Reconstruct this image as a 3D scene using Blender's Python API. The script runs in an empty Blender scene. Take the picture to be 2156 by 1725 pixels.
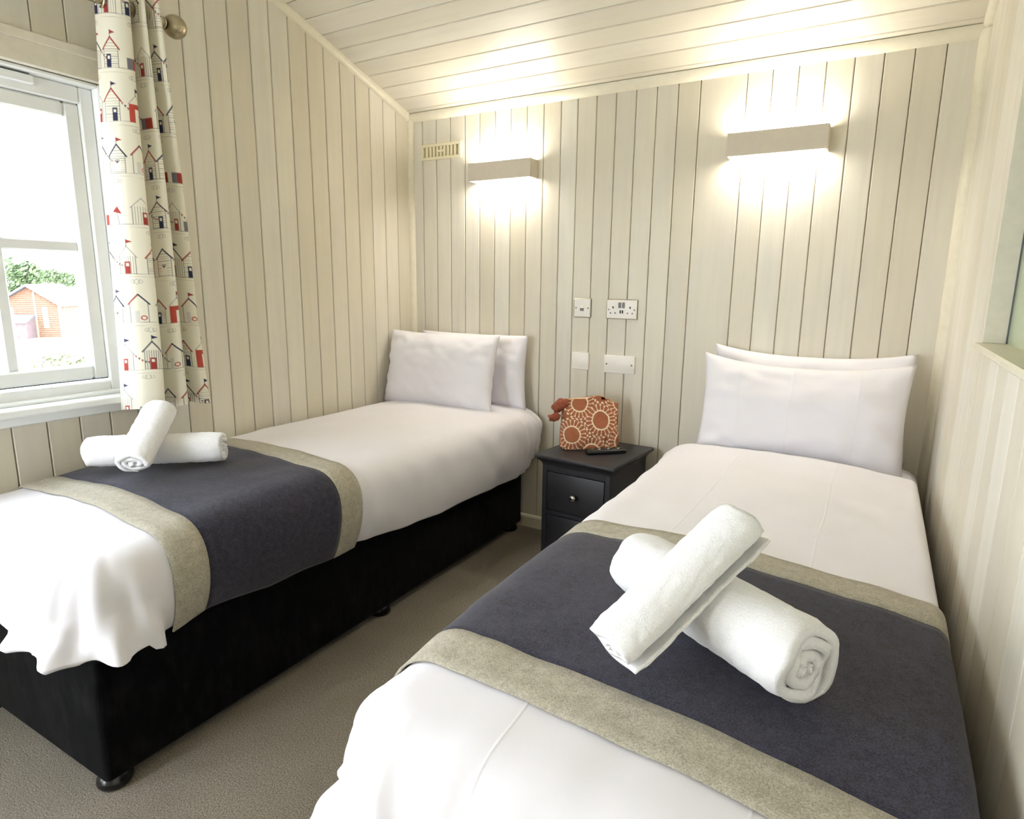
import bpy, bmesh, math, random
import numpy as np
from mathutils import Vector, Matrix, noise

random.seed(7)
rng = np.random.default_rng(11)
sc = bpy.context.scene
COL = sc.collection
PI = math.pi

# ------------------------------------------------------------------ camera
FPX = 1322.4
cam_d = bpy.data.cameras.new('camera')
cam_d.sensor_fit = 'HORIZONTAL'
cam_d.sensor_width = 36.0
cam_d.lens = FPX * 36.0 / 2156.0
cam_d.clip_start = 0.02
cam_d.clip_end = 500
cam = bpy.data.objects.new('camera', cam_d)
COL.objects.link(cam)
r_ = Vector((0.86486826, 0.50186879, 0.01142844))
u_ = Vector((-0.10690105, 0.16188295, 0.98100259))
f_ = Vector((-0.49048451, 0.84965971, -0.19365772))
M = Matrix.Identity(4)
for i in range(3):
    M[i][0], M[i][1], M[i][2] = r_[i], u_[i], -f_[i]
M[0][3], M[1][3], M[2][3] = 2.1781, -2.6976, 1.2145
cam.matrix_world = M
sc.camera = cam

# ------------------------------------------------------------------ world: bright overcast sky
SKY = 11.0
LAMP_W = 4.9
world = bpy.data.worlds.new('overcast_sky')
sc.world = world
world.use_nodes = True
wt = world.node_tree
wt.nodes.clear()
wo = wt.nodes.new('ShaderNodeOutputWorld')
wb = wt.nodes.new('ShaderNodeBackground')
wtc = wt.nodes.new('ShaderNodeTexCoord')
wsep = wt.nodes.new('ShaderNodeSeparateXYZ')
wr = wt.nodes.new('ShaderNodeValToRGB')
wt.links.new(wtc.outputs['Generated'], wsep.inputs[0])
wt.links.new(wsep.outputs['Z'], wr.inputs[0])
wr.color_ramp.elements[0].position = 0.0
wr.color_ramp.elements[0].color = (0.92, 0.96, 1.0, 1)
wr.color_ramp.elements[1].position = 0.8
wr.color_ramp.elements[1].color = (0.80, 0.90, 1.0, 1)
wt.links.new(wr.outputs[0], wb.inputs[0])
wb.inputs[1].default_value = SKY
wt.links.new(wb.outputs[0], wo.inputs[0])

sc.view_settings.view_transform = 'Standard'
sc.view_settings.look = 'None'
sc.view_settings.gamma = 1.0
sc.view_settings.use_curve_mapping = False
sc.view_settings.exposure = 0.60
sc.cycles.max_bounces = 10
sc.cycles.diffuse_bounces = 7
sc.cycles.transparent_max_bounces = 12


# ------------------------------------------------------------------ helpers
def lin(r, g, b):
    def f(c):
        c /= 255.0
        return c / 12.92 if c <= 0.04045 else ((c + 0.055) / 1.055) ** 2.4
    return (f(r), f(g), f(b), 1.0)


def link(o, parent=None):
    COL.objects.link(o)
    if parent is not None:
        o.parent = parent
    return o


def tag(o, label=None, cat=None, group=None, kind=None):
    if label: o['label'] = label
    if cat: o['category'] = cat
    if group: o['group'] = group
    if kind: o['kind'] = kind
    return o


def empty(name, loc=(0, 0, 0), rz=0.0, parent=None):
    o = bpy.data.objects.new(name, None)
    o.empty_display_size = 0.1
    o.location = loc
    o.rotation_euler = (0, 0, rz)
    return link(o, parent)


def mesh_obj(name, verts, faces, mat, parent=None, smooth=False):
    me = bpy.data.meshes.new(name)
    me.from_pydata([tuple(v) for v in verts], [], faces)
    me.update()
    if smooth:
        me.polygons.foreach_set('use_smooth', [True] * len(me.polygons))
    if mat is not None:
        me.materials.append(mat)
    o = bpy.data.objects.new(name, me)
    return link(o, parent)


def bm_obj(name, bm, mat, parent=None, smooth=False, auto=None):
    me = bpy.data.meshes.new(name)
    bmesh.ops.recalc_face_normals(bm, faces=bm.faces[:])
    bm.to_mesh(me)
    bm.free()
    if smooth:
        me.polygons.foreach_set('use_smooth', [True] * len(me.polygons))
    if auto:
        me.polygons.foreach_set('use_smooth', [True] * len(me.polygons))
        me.set_sharp_from_angle(angle=auto)
    if mat is not None:
        me.materials.append(mat)
    o = bpy.data.objects.new(name, me)
    return link(o, parent)


def add_box(bm, lo, hi, bevel=0.0, seg=1, mtx=None):
    vs = [bm.verts.new((x, y, z)) for x in (lo[0], hi[0]) for y in (lo[1], hi[1]) for z in (lo[2], hi[2])]
    q = [(0, 1, 3, 2), (4, 6, 7, 5), (0, 4, 5, 1), (2, 3, 7, 6), (0, 2, 6, 4), (1, 5, 7, 3)]
    fs = [bm.faces.new([vs[i] for i in f]) for f in q]
    vout = vs
    if bevel > 0:
        es = list({e for f in fs for e in f.edges})
        r = bmesh.ops.bevel(bm, geom=es, offset=bevel, segments=seg, affect='EDGES', profile=0.5)
        vout = list({v for v in r['verts']} | {v for v in vs if v.is_valid})
    if mtx is not None:
        bmesh.ops.transform(bm, matrix=mtx, verts=[v for v in vout if v.is_valid])


def box(name, lo, hi, mat, parent=None, bevel=0.0, seg=1):
    bm = bmesh.new()
    add_box(bm, lo, hi, bevel, seg)
    return bm_obj(name, bm, mat, parent, auto=0.7 if seg > 1 else None)


def add_tube(bm, pts, rad, seg=12, cap=True):
    pts = [Vector(p) for p in pts]
    rads = rad if isinstance(rad, (list, tuple)) else [rad] * len(pts)
    rings = []
    for i, p in enumerate(pts):
        a = pts[max(i - 1, 0)]
        b = pts[min(i + 1, len(pts) - 1)]
        d = (b - a).normalized()
        t = Vector((0, 0, 1)) if abs(d.z) < 0.9 else Vector((1, 0, 0))
        n1 = d.cross(t).normalized()
        n2 = d.cross(n1).normalized()
        rings.append([bm.verts.new(p + rads[i] * (math.cos(k * 2 * PI / seg) * n1 + math.sin(k * 2 * PI / seg) * n2)) for k in range(seg)])
    for a, b in zip(rings[:-1], rings[1:]):
        for k in range(seg):
            bm.faces.new((a[k], a[(k + 1) % seg], b[(k + 1) % seg], b[k]))
    if cap:
        bm.faces.new(rings[0][::-1])
        bm.faces.new(rings[-1])


def add_lathe(bm, prof, origin, axis, seg=20):
    """prof: list of (radius, distance along axis)"""
    axis = Vector(axis).normalized()
    t = Vector((0, 0, 1)) if abs(axis.z) < 0.9 else Vector((1, 0, 0))
    n1 = axis.cross(t).normalized()
    n2 = axis.cross(n1).normalized()
    o = Vector(origin)
    rings = []
    for r, h in prof:
        r = max(r, 1e-5)
        rings.append([bm.verts.new(o + axis * h + r * (math.cos(k * 2 * PI / seg) * n1 + math.sin(k * 2 * PI / seg) * n2)) for k in range(seg)])
    for a, b in zip(rings[:-1], rings[1:]):
        for k in range(seg):
            bm.faces.new((a[k], a[(k + 1) % seg], b[(k + 1) % seg], b[k]))
    bm.faces.new(rings[0][::-1])
    bm.faces.new(rings[-1])


def add_prism(bm, prof, a, b, fn):
    """prof: 2D polygon; fn(u, v, t) -> 3D; t = a .. b"""
    A = [bm.verts.new(fn(u, v, a)) for u, v in prof]
    B = [bm.verts.new(fn(u, v, b)) for u, v in prof]
    n = len(prof)
    for k in range(n):
        bm.faces.new((A[k], A[(k + 1) % n], B[(k + 1) % n], B[k]))
    bm.faces.new(A[::-1])
    bm.faces.new(B)


def grid_faces(nu, nv, off=0):
    return [(off + i * nv + j, off + i * nv + j + 1, off + (i + 1) * nv + j + 1, off + (i + 1) * nv + j)
            for i in range(nu - 1) for j in range(nv - 1)]


# ------------------------------------------------------------------ materials
class NT:
    def __init__(s, name):
        s.m = bpy.data.materials.new(name)
        s.m.use_nodes = True
        s.t = s.m.node_tree
        s.b = s.t.nodes['Principled BSDF']
        s.out = s.t.nodes['Material Output']

    def n(s, kind, **kw):
        nd = s.t.nodes.new(kind)
        for k, v in kw.items():
            setattr(nd, k, v)
        return nd

    def l(s, a, b):
        s.t.links.new(a, b)

    def set(s, **kw):
        for k, v in kw.items():
            s.b.inputs[k.replace('_', ' ')].default_value = v

    def coord(s, scale=(1, 1, 1), use='Object', rnd=False):
        tc = s.n('ShaderNodeTexCoord')
        mp = s.n('ShaderNodeMapping')
        mp.inputs['Scale'].default_value = scale
        s.l(tc.outputs[use], mp.inputs['Vector'])
        if rnd:
            oi = s.n('ShaderNodeObjectInfo')
            mu = s.n('ShaderNodeMath', operation='MULTIPLY')
            mu.inputs[1].default_value = 57.0
            s.l(oi.outputs['Random'], mu.inputs[0])
            s.l(mu.outputs[0], mp.inputs['Location'])
        return mp.outputs[0]

    def noise(s, vec, scale, detail=3, rough=0.5, out='Fac'):
        nz = s.n('ShaderNodeTexNoise')
        nz.inputs['Scale'].default_value = scale
        nz.inputs['Detail'].default_value = detail
        nz.inputs['Roughness'].default_value = rough
        s.l(vec, nz.inputs['Vector'])
        return nz.outputs[out]

    def ramp(s, fac, stops):
        r = s.n('ShaderNodeValToRGB')
        el = r.color_ramp.elements
        while len(el) < len(stops):
            el.new(0.5)
        for e, (p, c) in zip(el, stops):
            e.position = p
            e.color = c
        s.l(fac, r.inputs[0])
        return r.outputs[0]

    def mix(s, fac, a, b, mode='MIX'):
        mx = s.n('ShaderNodeMix', data_type='RGBA', blend_type=mode)
        for idx, v in ((6, a), (7, b)):
            if hasattr(v, 'links'):
                s.l(v, mx.inputs[idx])
            else:
                mx.inputs[idx].default_value = v
        if hasattr(fac, 'links'):
            s.l(fac, mx.inputs[0])
        else:
            mx.inputs[0].default_value = fac
        return mx.outputs[2]

    def math(s, op, a, b=None, clamp=False):
        m = s.n('ShaderNodeMath', operation=op, use_clamp=clamp)
        for i, v in enumerate((a, b)):
            if v is None: continue
            if hasattr(v, 'links'):
                s.l(v, m.inputs[i])
            else:
                m.inputs[i].default_value = v
        return m.outputs[0]

    def bump(s, h, strength=0.3, dist=0.01, prev=None):
        b = s.n('ShaderNodeBump')
        b.inputs['Strength'].default_value = strength
        b.inputs['Distance'].default_value = dist
        s.l(h, b.inputs['Height'])
        if prev is not None:
            s.l(prev, b.inputs['Normal'])
        return b.outputs[0]


def plain(name, col, rough=0.5, metal=0.0, nscale=40, var=0.06, bump=0.0, **kw):
    t = NT(name)
    v = t.coord()
    f = t.noise(v, nscale, 3)
    c2 = tuple(min(1, x * (1 + var)) for x in col[:3]) + (1,)
    c1 = tuple(x * (1 - var) for x in col[:3]) + (1,)
    t.l(t.ramp(f, [(0.3, c1), (0.7, c2)]), t.b.inputs['Base Color'])
    t.set(Roughness=rough, Metallic=metal)
    for k, val in kw.items():
        t.b.inputs[k.replace('_', ' ')].default_value = val
    if bump:
        t.l(t.bump(f, bump, 0.002), t.b.inputs['Normal'])
    return t.m


def board_mat(name, c_lo, c_mid, c_hi, grain_axis):
    """whitewashed timber: each board its own tint, streaks along the grain and a few knots"""
    t = NT(name)
    sc_ = [16.0, 16.0, 16.0]
    sc_[grain_axis] = 0.9
    v = t.coord(tuple(sc_), rnd=True)
    streak = t.noise(v, 2.2, 5, 0.6)
    v2 = t.coord(tuple(2.0 if i == grain_axis else 7.0 for i in range(3)), rnd=True)
    patch = t.noise(v2, 1.3, 3)
    oi = t.n('ShaderNodeObjectInfo')
    tint = t.ramp(oi.outputs['Random'], [(0.0, c_lo), (0.5, c_mid), (1.0, c_hi)])
    grey = t.mix(t.ramp(patch, [(0.5, (0, 0, 0, 1)), (0.72, (0.4, 0.4, 0.4, 1))]), tint, (c_lo[0] * 0.93, c_lo[1] * 0.96, c_lo[2] * 1.12, 1))
    col = t.mix(t.ramp(streak, [(0.45, (0, 0, 0, 1)), (0.75, (0.35, 0.35, 0.35, 1))]), grey, tuple(c * 0.88 for c in c_lo[:3]) + (1,))
    t.l(col, t.b.inputs['Base Color'])
    t.set(Roughness=0.42)
    t.l(t.bump(streak, 0.12, 0.002), t.b.inputs['Normal'])
    return t.m


CREAM = (lin(208, 201, 183), lin(216, 210, 195), lin(221, 217, 205))
M_board_v = board_mat('whitewashed_board_upright', *CREAM, 2)
M_groove = plain('board_joint', lin(176, 158, 124), 0.8)
M_trim = plain('painted_trim', lin(216, 210, 190), 0.4, var=0.03)
M_sash = plain('white_plastic_frame', lin(232, 234, 234), 0.3, var=0.01)
M_casing = plain('window_casing_paint', lin(216, 210, 196), 0.4, var=0.04)
M_gasket = plain('dark_gasket', lin(90, 92, 95), 0.6)
M_rim = plain('dull_metal_rim', lin(128, 120, 104), 0.35, 0.9, var=0.04)
M_plastic = plain('white_plastic', lin(232, 228, 222), 0.35, var=0.02)
M_cream_plastic = plain('cream_plastic', lin(222, 214, 184), 0.4, var=0.02)
M_dark = plain('dark_gap', lin(30, 28, 26), 0.7)
M_chrome = plain('brushed_chrome', lin(200, 195, 188), 0.25, 1.0, var=0.05)
M_pole = plain('brushed_nickel_pole', lin(175, 165, 140), 0.3, 1.0, var=0.06)
M_lamp = plain('plaster_lamp', lin(205, 196, 182), 0.6, var=0.02)
M_slot_grey = plain('grey_rocker', lin(96, 94, 92), 0.4)
M_ns = plain('charcoal_painted_wood', lin(34, 33, 38), 0.45, nscale=25, var=0.12, bump=0.05)
M_ns_gap = plain('drawer_gap', lin(10, 10, 11), 0.8)
M_remote = plain('black_plastic', lin(22, 23, 24), 0.35)
M_button = plain('pale_button', lin(190, 192, 190), 0.4)
M_glide = plain('black_glide', lin(12, 12, 13), 0.22)

# carpet
t = NT('taupe_carpet')
v = t.coord()
n1 = t.noise(v, 260, 3, 0.7)
n2 = t.noise(v, 5, 3)
c = t.ramp(n1, [(0.3, lin(84, 75, 62)), (0.7, lin(184, 175, 160))])
c = t.mix(t.ramp(n2, [(0.35, (0, 0, 0, 1)), (0.7, (0.25, 0.25, 0.25, 1))]), c, lin(120, 108, 92))
t.l(c, t.b.inputs['Base Color'])
t.set(Roughness=0.95)
t.l(t.bump(n1, 0.7, 0.006), t.b.inputs['Normal'])
M_carpet = t.m


def linen(name, col, creases=(), axis='X', weave=1800, rough=0.75, soft=0.25):
    t = NT(name)
    v = t.coord(use='Object')
    big = t.noise(v, 7, 3)
    fine = t.noise(v, weave * 0.2, 2)
    t.l(t.ramp(big, [(0.3, tuple(c * 0.975 for c in col[:3]) + (1,)), (0.7, col)]), t.b.inputs['Base Color'])
    t.set(Roughness=rough)
    t.b.inputs['Sheen Weight'].default_value = 0.12
    nrm = t.bump(big, 0.10, 0.02)
    nrm = t.bump(fine, 0.06, 0.001, nrm)
    if creases:
        sp = t.n('ShaderNodeSeparateXYZ')
        t.l(v, sp.inputs[0])
        wob = t.math('MULTIPLY', t.math('SUBTRACT', t.noise(v, 3, 1), 0.5), 0.03)
        for x0 in creases:
            d = t.math('ABSOLUTE', t.math('SUBTRACT', t.math('ADD', sp.outputs[axis], wob), x0))
            h = t.math('SUBTRACT', 1.0, t.math('DIVIDE', d, 0.0035), clamp=True)
            nrm = t.bump(h, 0.35, 0.0018, nrm)
    t.l(nrm, t.b.inputs['Normal'])
    return t.m


WHITE = (0.79, 0.772, 0.825, 1)
M_linen = linen('white_cotton', WHITE)
M_linen_b2 = linen('white_cotton_creased', WHITE, (1.80, 2.11))
M_pillow = linen('white_pillowcase', WHITE)
M_pillow_cr = linen('white_pillowcase_creased', WHITE, (-0.2, -0.02, 0.19))
M_mattress = linen('white_mattress', WHITE)


def weave(name, c1, c2, scale=400, bump=0.35):
    t = NT(name)
    v = t.coord()
    va = t.coord((1, 1, 1))
    a = t.noise(v, scale, 2, 0.8)
    b = t.noise(va, 60, 3, 0.6)
    f = t.math('ADD', t.math('MULTIPLY', a, 0.75), t.math('MULTIPLY', b, 0.25))
    t.l(t.ramp(f, [(0.38, c1), (0.62, c2)]), t.b.inputs['Base Color'])
    t.set(Roughness=0.9)
    t.b.inputs['Sheen Weight'].default_value = 0.10
    t.b.inputs['Sheen Roughness'].default_value = 0.5
    t.l(t.bump(a, bump, 0.0015), t.b.inputs['Normal'])
    return t.m


M_navy = weave('navy_heather_fabric', lin(20, 19, 28), lin(62, 60, 79))
M_beige = weave('beige_linen_fabric', lin(142, 136, 120), lin(190, 183, 167))

t = NT('black_suede')
v = t.coord((9, 9, 3.5))
n1 = t.noise(v, 3.0, 5, 0.7)
t.l(t.ramp(n1, [(0.46, lin(7, 7, 8)), (0.70, lin(24, 23, 24))]), t.b.inputs['Base Color'])
t.set(Roughness=0.9)
t.b.inputs['Specular IOR Level'].default_value = 0.06
t.b.inputs['Sheen Weight'].default_value = 0.03
t.l(t.bump(n1, 0.15, 0.01), t.b.inputs['Normal'])
M_suede = t.m

t = NT('white_terry')
v = t.coord()
n1 = t.noise(v, 330, 2, 0.7)
n2 = t.noise(v, 34, 3)
t.l(t.ramp(n1, [(0.25, (0.76, 0.755, 0.775, 1)), (0.7, (0.85, 0.845, 0.87, 1))]), t.b.inputs['Base Color'])
t.set(Roughness=0.95)
t.b.inputs['Sheen Weight'].default_value = 0.25
nb = t.bump(n2, 0.35, 0.006)
t.l(t.bump(n1, 0.5, 0.0022, nb), t.b.inputs['Normal'])
M_terry = t.m


def attr_mat(name, attr, rough=0.85, nscale=600, bump=0.1, trans=0.0):
    t = NT(name)
    a = t.n('ShaderNodeAttribute', attribute_name=attr)
    t.l(a.outputs['Color'], t.b.inputs['Base Color'])
    t.set(Roughness=rough)
    v = t.coord()
    t.l(t.bump(t.noise(v, nscale, 2), bump, 0.001), t.b.inputs['Normal'])
    if trans:
        tr = t.n('ShaderNodeBsdfTranslucent')
        t.l(a.outputs['Color'], tr.inputs['Color'])
        ms = t.n('ShaderNodeMixShader')
        ms.inputs[0].default_value = trans
        t.l(t.b.outputs[0], ms.inputs[1])
        t.l(tr.outputs[0], ms.inputs[2])
        t.l(ms.outputs[0], t.out.inputs['Surface'])
    return t.m


M_curtain = attr_mat('beach_hut_print_cotton', 'print', trans=0.12)
M_bag = attr_mat('sunflower_print_cotton', 'print', 0.7, 400, 0.3)
M_bag_dark = plain('rust_cotton', lin(140, 72, 48), 0.8, nscale=90, var=0.3)


def glass(name, tint=(1, 1, 1, 1), refl=0.06):
    t = NT(name)
    tr = t.n('ShaderNodeBsdfTransparent')
    tr.inputs[0].default_value = tint
    gl = t.n('ShaderNodeBsdfGlossy')
    gl.inputs['Roughness'].default_value = 0.02
    ms = t.n('ShaderNodeMixShader')
    lw = t.n('ShaderNodeLayerWeight')
    lw.inputs[0].default_value = 0.35
    t.l(t.math('MULTIPLY', lw.outputs['Fresnel'], 0.5), ms.inputs[0])
    t.l(tr.outputs[0], ms.inputs[1])
    t.l(gl.outputs[0], ms.inputs[2])
    t.l(ms.outputs[0], t.out.inputs['Surface'])
    return t.m


M_glass = glass('clear_glass', (0.97, 0.97, 0.97, 1))
t = NT('frosted_glass')
t.set(Base_Color=lin(176, 188, 160), Roughness=0.22)
t.l(t.bump(t.noise(t.coord(), 60, 2), 0.05, 0.002), t.b.inputs['Normal'])
M_frost = t.m


def emit(name, col, strength):
    t = NT(name)
    t.set(Base_Color=(0.8, 0.8, 0.8, 1))
    t.b.inputs['Emission Color'].default_value = col
    t.b.inputs['Emission Strength'].default_value = strength
    return t.m


M_tube = emit('lit_lamp_tube', (1.0, 0.88, 0.68, 1), 12.0)

# exterior
M_timber = plain('orange_timber', lin(122, 88, 70), 0.7, nscale=6, var=0.2)
M_timber2 = plain('brown_timber', lin(92, 78, 80), 0.8, nscale=6, var=0.2)
M_pale_timber = plain('pale_timber', lin(150, 132, 108), 0.7)
M_roof = plain('grey_shingle', lin(88, 90, 98), 0.8, nscale=12, var=0.15)
M_leaf = plain('green_leaves', lin(82, 100, 66), 0.7, nscale=3, var=0.5)
M_leaf2 = plain('pale_hedge_leaves', lin(122, 128, 98), 0.7, nscale=3, var=0.3)
M_bark = plain('bark', lin(90, 76, 60), 0.9)
M_gravel = plain('pale_gravel', lin(205, 200, 188), 0.9, nscale=3, var=0.1)
M_grey = plain('grey_render', lin(130, 132, 134), 0.8)

# ------------------------------------------------------------------ room shell
W, H, S = 2.389, 2.050, 0.318        # width, eaves height at the back wall, ceiling slope
YB = -3.8                            # rear of the room, behind the viewer


def ceil_z(y):
    return H - S * y


def struct(o):
    o['kind'] = 'structure'
    return o


floor = struct(box('floor', (-0.15, YB, -0.1), (W + 0.15, 0.15, 0.0), M_carpet))

BT = 0.012      # board thickness


def board_mesh(w, z0, za, zb, name='board', g=0.0012, c=0.0028):
    """local: width along X (0..w), thickness along Y (0 = back, BT = face), length along Z from z0 to za / zb (sloped top)"""
    pr = [(g, 0), (g, BT - c), (g + c, BT), (w - g - c, BT), (w - g, BT - c), (w - g, 0)]
    v = [(x, y, z0) for x, y in pr] + [(x, y, za + (zb - za) * x / w) for x, y in pr]
    n = 6
    f = [(k, (k + 1) % n, n + (k + 1) % n, n + k) for k in range(n - 1)] + [(5, 0, 6, 11)]
    f += [(5, 4, 3, 2, 1, 0), (6, 7, 8, 9, 10, 11)]
    me = bpy.data.meshes.new(name)
    me.from_pydata(v, [], f)
    bm = bmesh.new(); bm.from_mesh(me)
    bmesh.ops.recalc_face_normals(bm, faces=bm.faces[:])
    bm.to_mesh(me); bm.free()
    return me


def put(me, mtx, parent, name='board'):
    o = bpy.data.objects.new(name, me)
    o.matrix_world = mtx
    link(o, parent)
    return o


def frame_m(origin, xd, yd, zd):
    m = Matrix.Identity(4)
    for i in range(3):
        m[i][0], m[i][1], m[i][2], m[i][3] = xd[i], yd[i], zd[i], origin[i]
    return m


# back wall: upright boards
wall_back = struct(box('wall_back', (-0.15, BT - 0.0005, 0), (W + 0.15, 0.12, 2.3), M_groove))
xs = [-0.009] + [0.078 + 0.0865 * i for i in range(11)]
xs = xs[:11] + [0.937 + 0.0885 * i for i in range(0, 7)] + [1.554 + 0.0905 * (i + 1) for i in range(9)]
xs = [x for x in xs if x < W] + [W]
meshes = {}
for a, b in zip(xs[:-1], xs[1:]):
    w = round(b - a, 4)
    if w < 0.01: continue
    if w not in meshes:
        meshes[w] = board_mesh(w, 0.0, 2.09, 2.09)
        meshes[w].materials.append(M_board_v)
    put(meshes[w], frame_m((b, BT, 0), (-1, 0, 0), (0, -1, 0), (0, 0, 1)), wall_back)

# left wall with the window opening
WY0, WY1 = -1.512, -2.62          # opening (right jamb, left jamb)
WZ0, WZ1 = 0.845, 1.813
bm = bmesh.new()
add_box(bm, (-0.13, WY0, 0), (-BT + 0.0005, 0.12, 2.1)); add_box(bm, (-0.13, WY0, 2.1), (-BT + 0.0005, 0.12, ceil_z(WY0) + 0.2))
add_box(bm, (-0.13, WY1, 0), (-BT + 0.0005, WY0, WZ0)); add_box(bm, (-0.13, WY1, WZ1), (-BT + 0.0005, WY0, ceil_z(WY1) + 0.2))
DY0, DY1, DZ = -2.80, -3.70, 2.06   # glazed door beside the window, behind the viewer
add_box(bm, (-0.13, DY0, 0), (-BT + 0.0005, WY1, ceil_z(DY0) + 0.1)); add_box(bm, (-0.13, YB, 0), (-BT + 0.0005, DY1, ceil_z(YB) + 0.1))
add_box(bm, (-0.13, DY1, DZ), (-BT + 0.0005, DY0, ceil_z(DY1) + 0.1))
wall_left = struct(bm_obj('wall_left', bm, M_groove))
ys = [0.0, -0.019] + [-0.111 - 0.0928 * i for i in range(45)]
for a, b in zip(ys[:-1], ys[1:]):
    if b < YB: break
    w = a - b
    spans = [(0.0, None)]
    if a < WY0 + 0.05 and b > WY1 - 0.05:
        spans = [(0.0, WZ0 - 0.03), (WZ1 + 0.02, None)]
    elif a < DY0 + 0.06 and b > DY1 - 0.06:
        spans = [(DZ, None)]
    for z0, z1 in spans:
        if z1 is None:
            me = board_mesh(w, z0, ceil_z(b), ceil_z(a))
        else:
            me = board_mesh(w, z0, z1, z1)
        me.materials.append(M_board_v)
        put(me, frame_m((-BT, b, 0), (0, 1, 0), (1, 0, 0), (0, 0, 1)), wall_left)

# right wall with the borrowed-light window
RY0, RY1 = -0.885, -2.30
RZ0, RZ1 = 1.085, 1.98
bm = bmesh.new()
add_box(bm, (W + BT - 0.0005, RY0, 0), (W + 0.13, 0.12, ceil_z(RY0) + 0.2))
add_box(bm, (W + BT - 0.0005, RY1, 0), (W + 0.13, RY0, RZ0)); add_box(bm, (W + BT - 0.0005, RY1, RZ1), (W + 0.13, RY0, ceil_z(RY1) + 0.2))
add_box(bm, (W + BT - 0.0005, YB, 0), (W + 0.13, RY1, ceil_z(YB) + 0.2))
wall_right = struct(bm_obj('wall_right', bm, M_groove))
ys = [0.0, -0.055] + [-0.165 - 0.111 * i for i in range(38)]
for a, b in zip(ys[:-1], ys[1:]):
    if b < YB: break
    w = a - b
    if a <= RY0 + 0.02 and b > RY1 - 0.05:
        spans = [(0.0, RZ0 - 0.005), (RZ1, None)]
    elif b < RY0 < a:
        # notch: split the board at the reveal
        for aa, bb, sp in ((a, RY0, [(0.0, None)]), (RY0, b, [(0.0, RZ0 - 0.005), (RZ1, None)])):
            for z0, z1 in sp:
                me = board_mesh(aa - bb, z0, ceil_z(aa) if z1 is None else z1, ceil_z(bb) if z1 is None else z1)
                me.materials.append(M_board_v)
                put(me, frame_m((W + BT, aa, 0), (0, -1, 0), (-1, 0, 0), (0, 0, 1)), wall_right)
        continue
    else:
        spans = [(0.0, None)]
    for z0, z1 in spans:
        me = board_mesh(w, z0, ceil_z(a) if z1 is None else z1, ceil_z(b) if z1 is None else z1, c=0.0016)
        me.materials.append(M_board_v)
        put(me, frame_m((W + BT, a, 0), (0, -1, 0), (-1, 0, 0), (0, 0, 1)), wall_right)

# ceiling: boards run across the room, on a slope
sl = Vector((0, -1, S)).normalized()
nrm_c = Vector((0, -S, -1)).normalized()          # into the room
bm = bmesh.new()
add_prism(bm, [(0.16, ceil_z(0.16) + BT), (YB - 0.1, ceil_z(YB - 0.1) + BT), (YB - 0.1, ceil_z(YB - 0.1) + 0.15), (0.16, ceil_z(0.16) + 0.15)],
          -0.15, W + 0.15, lambda u, v, q: (q, u, v))
ceiling = struct(bm_obj('ceiling', bm, M_groove))
cw = 0.0952
cm = board_mesh(cw, 0.0, W, W)
cm.materials.append(M_board_v)
k = -1
# local X = down-slope towards the back wall, local Z = world +X, local Y = into the room
for k in range(46):
    y_edge = -0.051 - k * cw * abs(sl.y) if k else -0.051
    o = Vector((0, y_edge, ceil_z(y_edge))) - nrm_c * BT
    if o.y < YB: break
    m = frame_m(o, -sl, nrm_c, Vector((1, 0, 0)))
    ob = put(cm, m, ceiling)

# rear wall behind the viewer, and the glazed door in the left wall
QX0, QX1, QZ = 0.06, 0.74, 2.06      # unseen glazed opening, added to bring daylight onto floor and bed foot
bm = bmesh.new()
add_box(bm, (-0.13, YB - 0.12, 0), (QX0, YB, ceil_z(YB) + 0.1)); add_box(bm, (QX1, YB - 0.12, 0), (W + 0.13, YB, ceil_z(YB) + 0.1))
add_box(bm, (QX0, YB - 0.12, QZ), (QX1, YB, ceil_z(YB) + 0.1))
wall_rear = struct(bm_obj('wall_rear', bm, M_trim))
rear_glazing = struct(empty('added_rear_glazing', (0, 0, 0)))
bm = bmesh.new()
for x0, x1, z0, z1 in ((QX0, QX0 + 0.08, 0, QZ), (QX1 - 0.08, QX1, 0, QZ), (QX0 + 0.08, QX1 - 0.08, QZ - 0.08, QZ), (QX0 + 0.08, QX1 - 0.08, 0, 0.14)):
    add_box(bm, (x0, YB - 0.10, z0), (x1, YB - 0.04, z1), 0.004)
bm_obj('frame', bm, M_sash, rear_glazing)
box('pane', (QX0 + 0.07, YB - 0.072, 0.13), (QX1 - 0.07, YB - 0.068, QZ - 0.07), M_glass, rear_glazing)
door = struct(empty('door_1', (0, 0, 0)))
bm = bmesh.new()
for y0, y1, z0, z1 in ((DY1, DY1 + 0.09, 0, DZ), (DY0 - 0.09, DY0, 0, DZ), (DY1 + 0.09, DY0 - 0.09, DZ - 0.09, DZ), (DY1 + 0.09, DY0 - 0.09, 0, 0.14)):
    add_box(bm, (-0.10, y0, z0), (-0.04, y1, z1), 0.004)
bm_obj('frame', bm, M_sash, door)
box('pane', (-0.072, DY1 + 0.08, 0.13), (-0.068, DY0 - 0.08, DZ - 0.08), M_glass, door)

# trims
def quarter(r, n=5):
    return [(0, 0), (r, 0)] + [(r * (1 - math.sin(a)) , r * (1 - math.cos(a))) for a in [PI / 2 * i / n for i in range(1, n)]] + [(0, r)]


def ovolo(w, h, n=6):
    return [(0, 0)] + [(w * math.cos(a), h * math.sin(a)) for a in [PI / 2 * i / n for i in range(n + 1)]]


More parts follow.
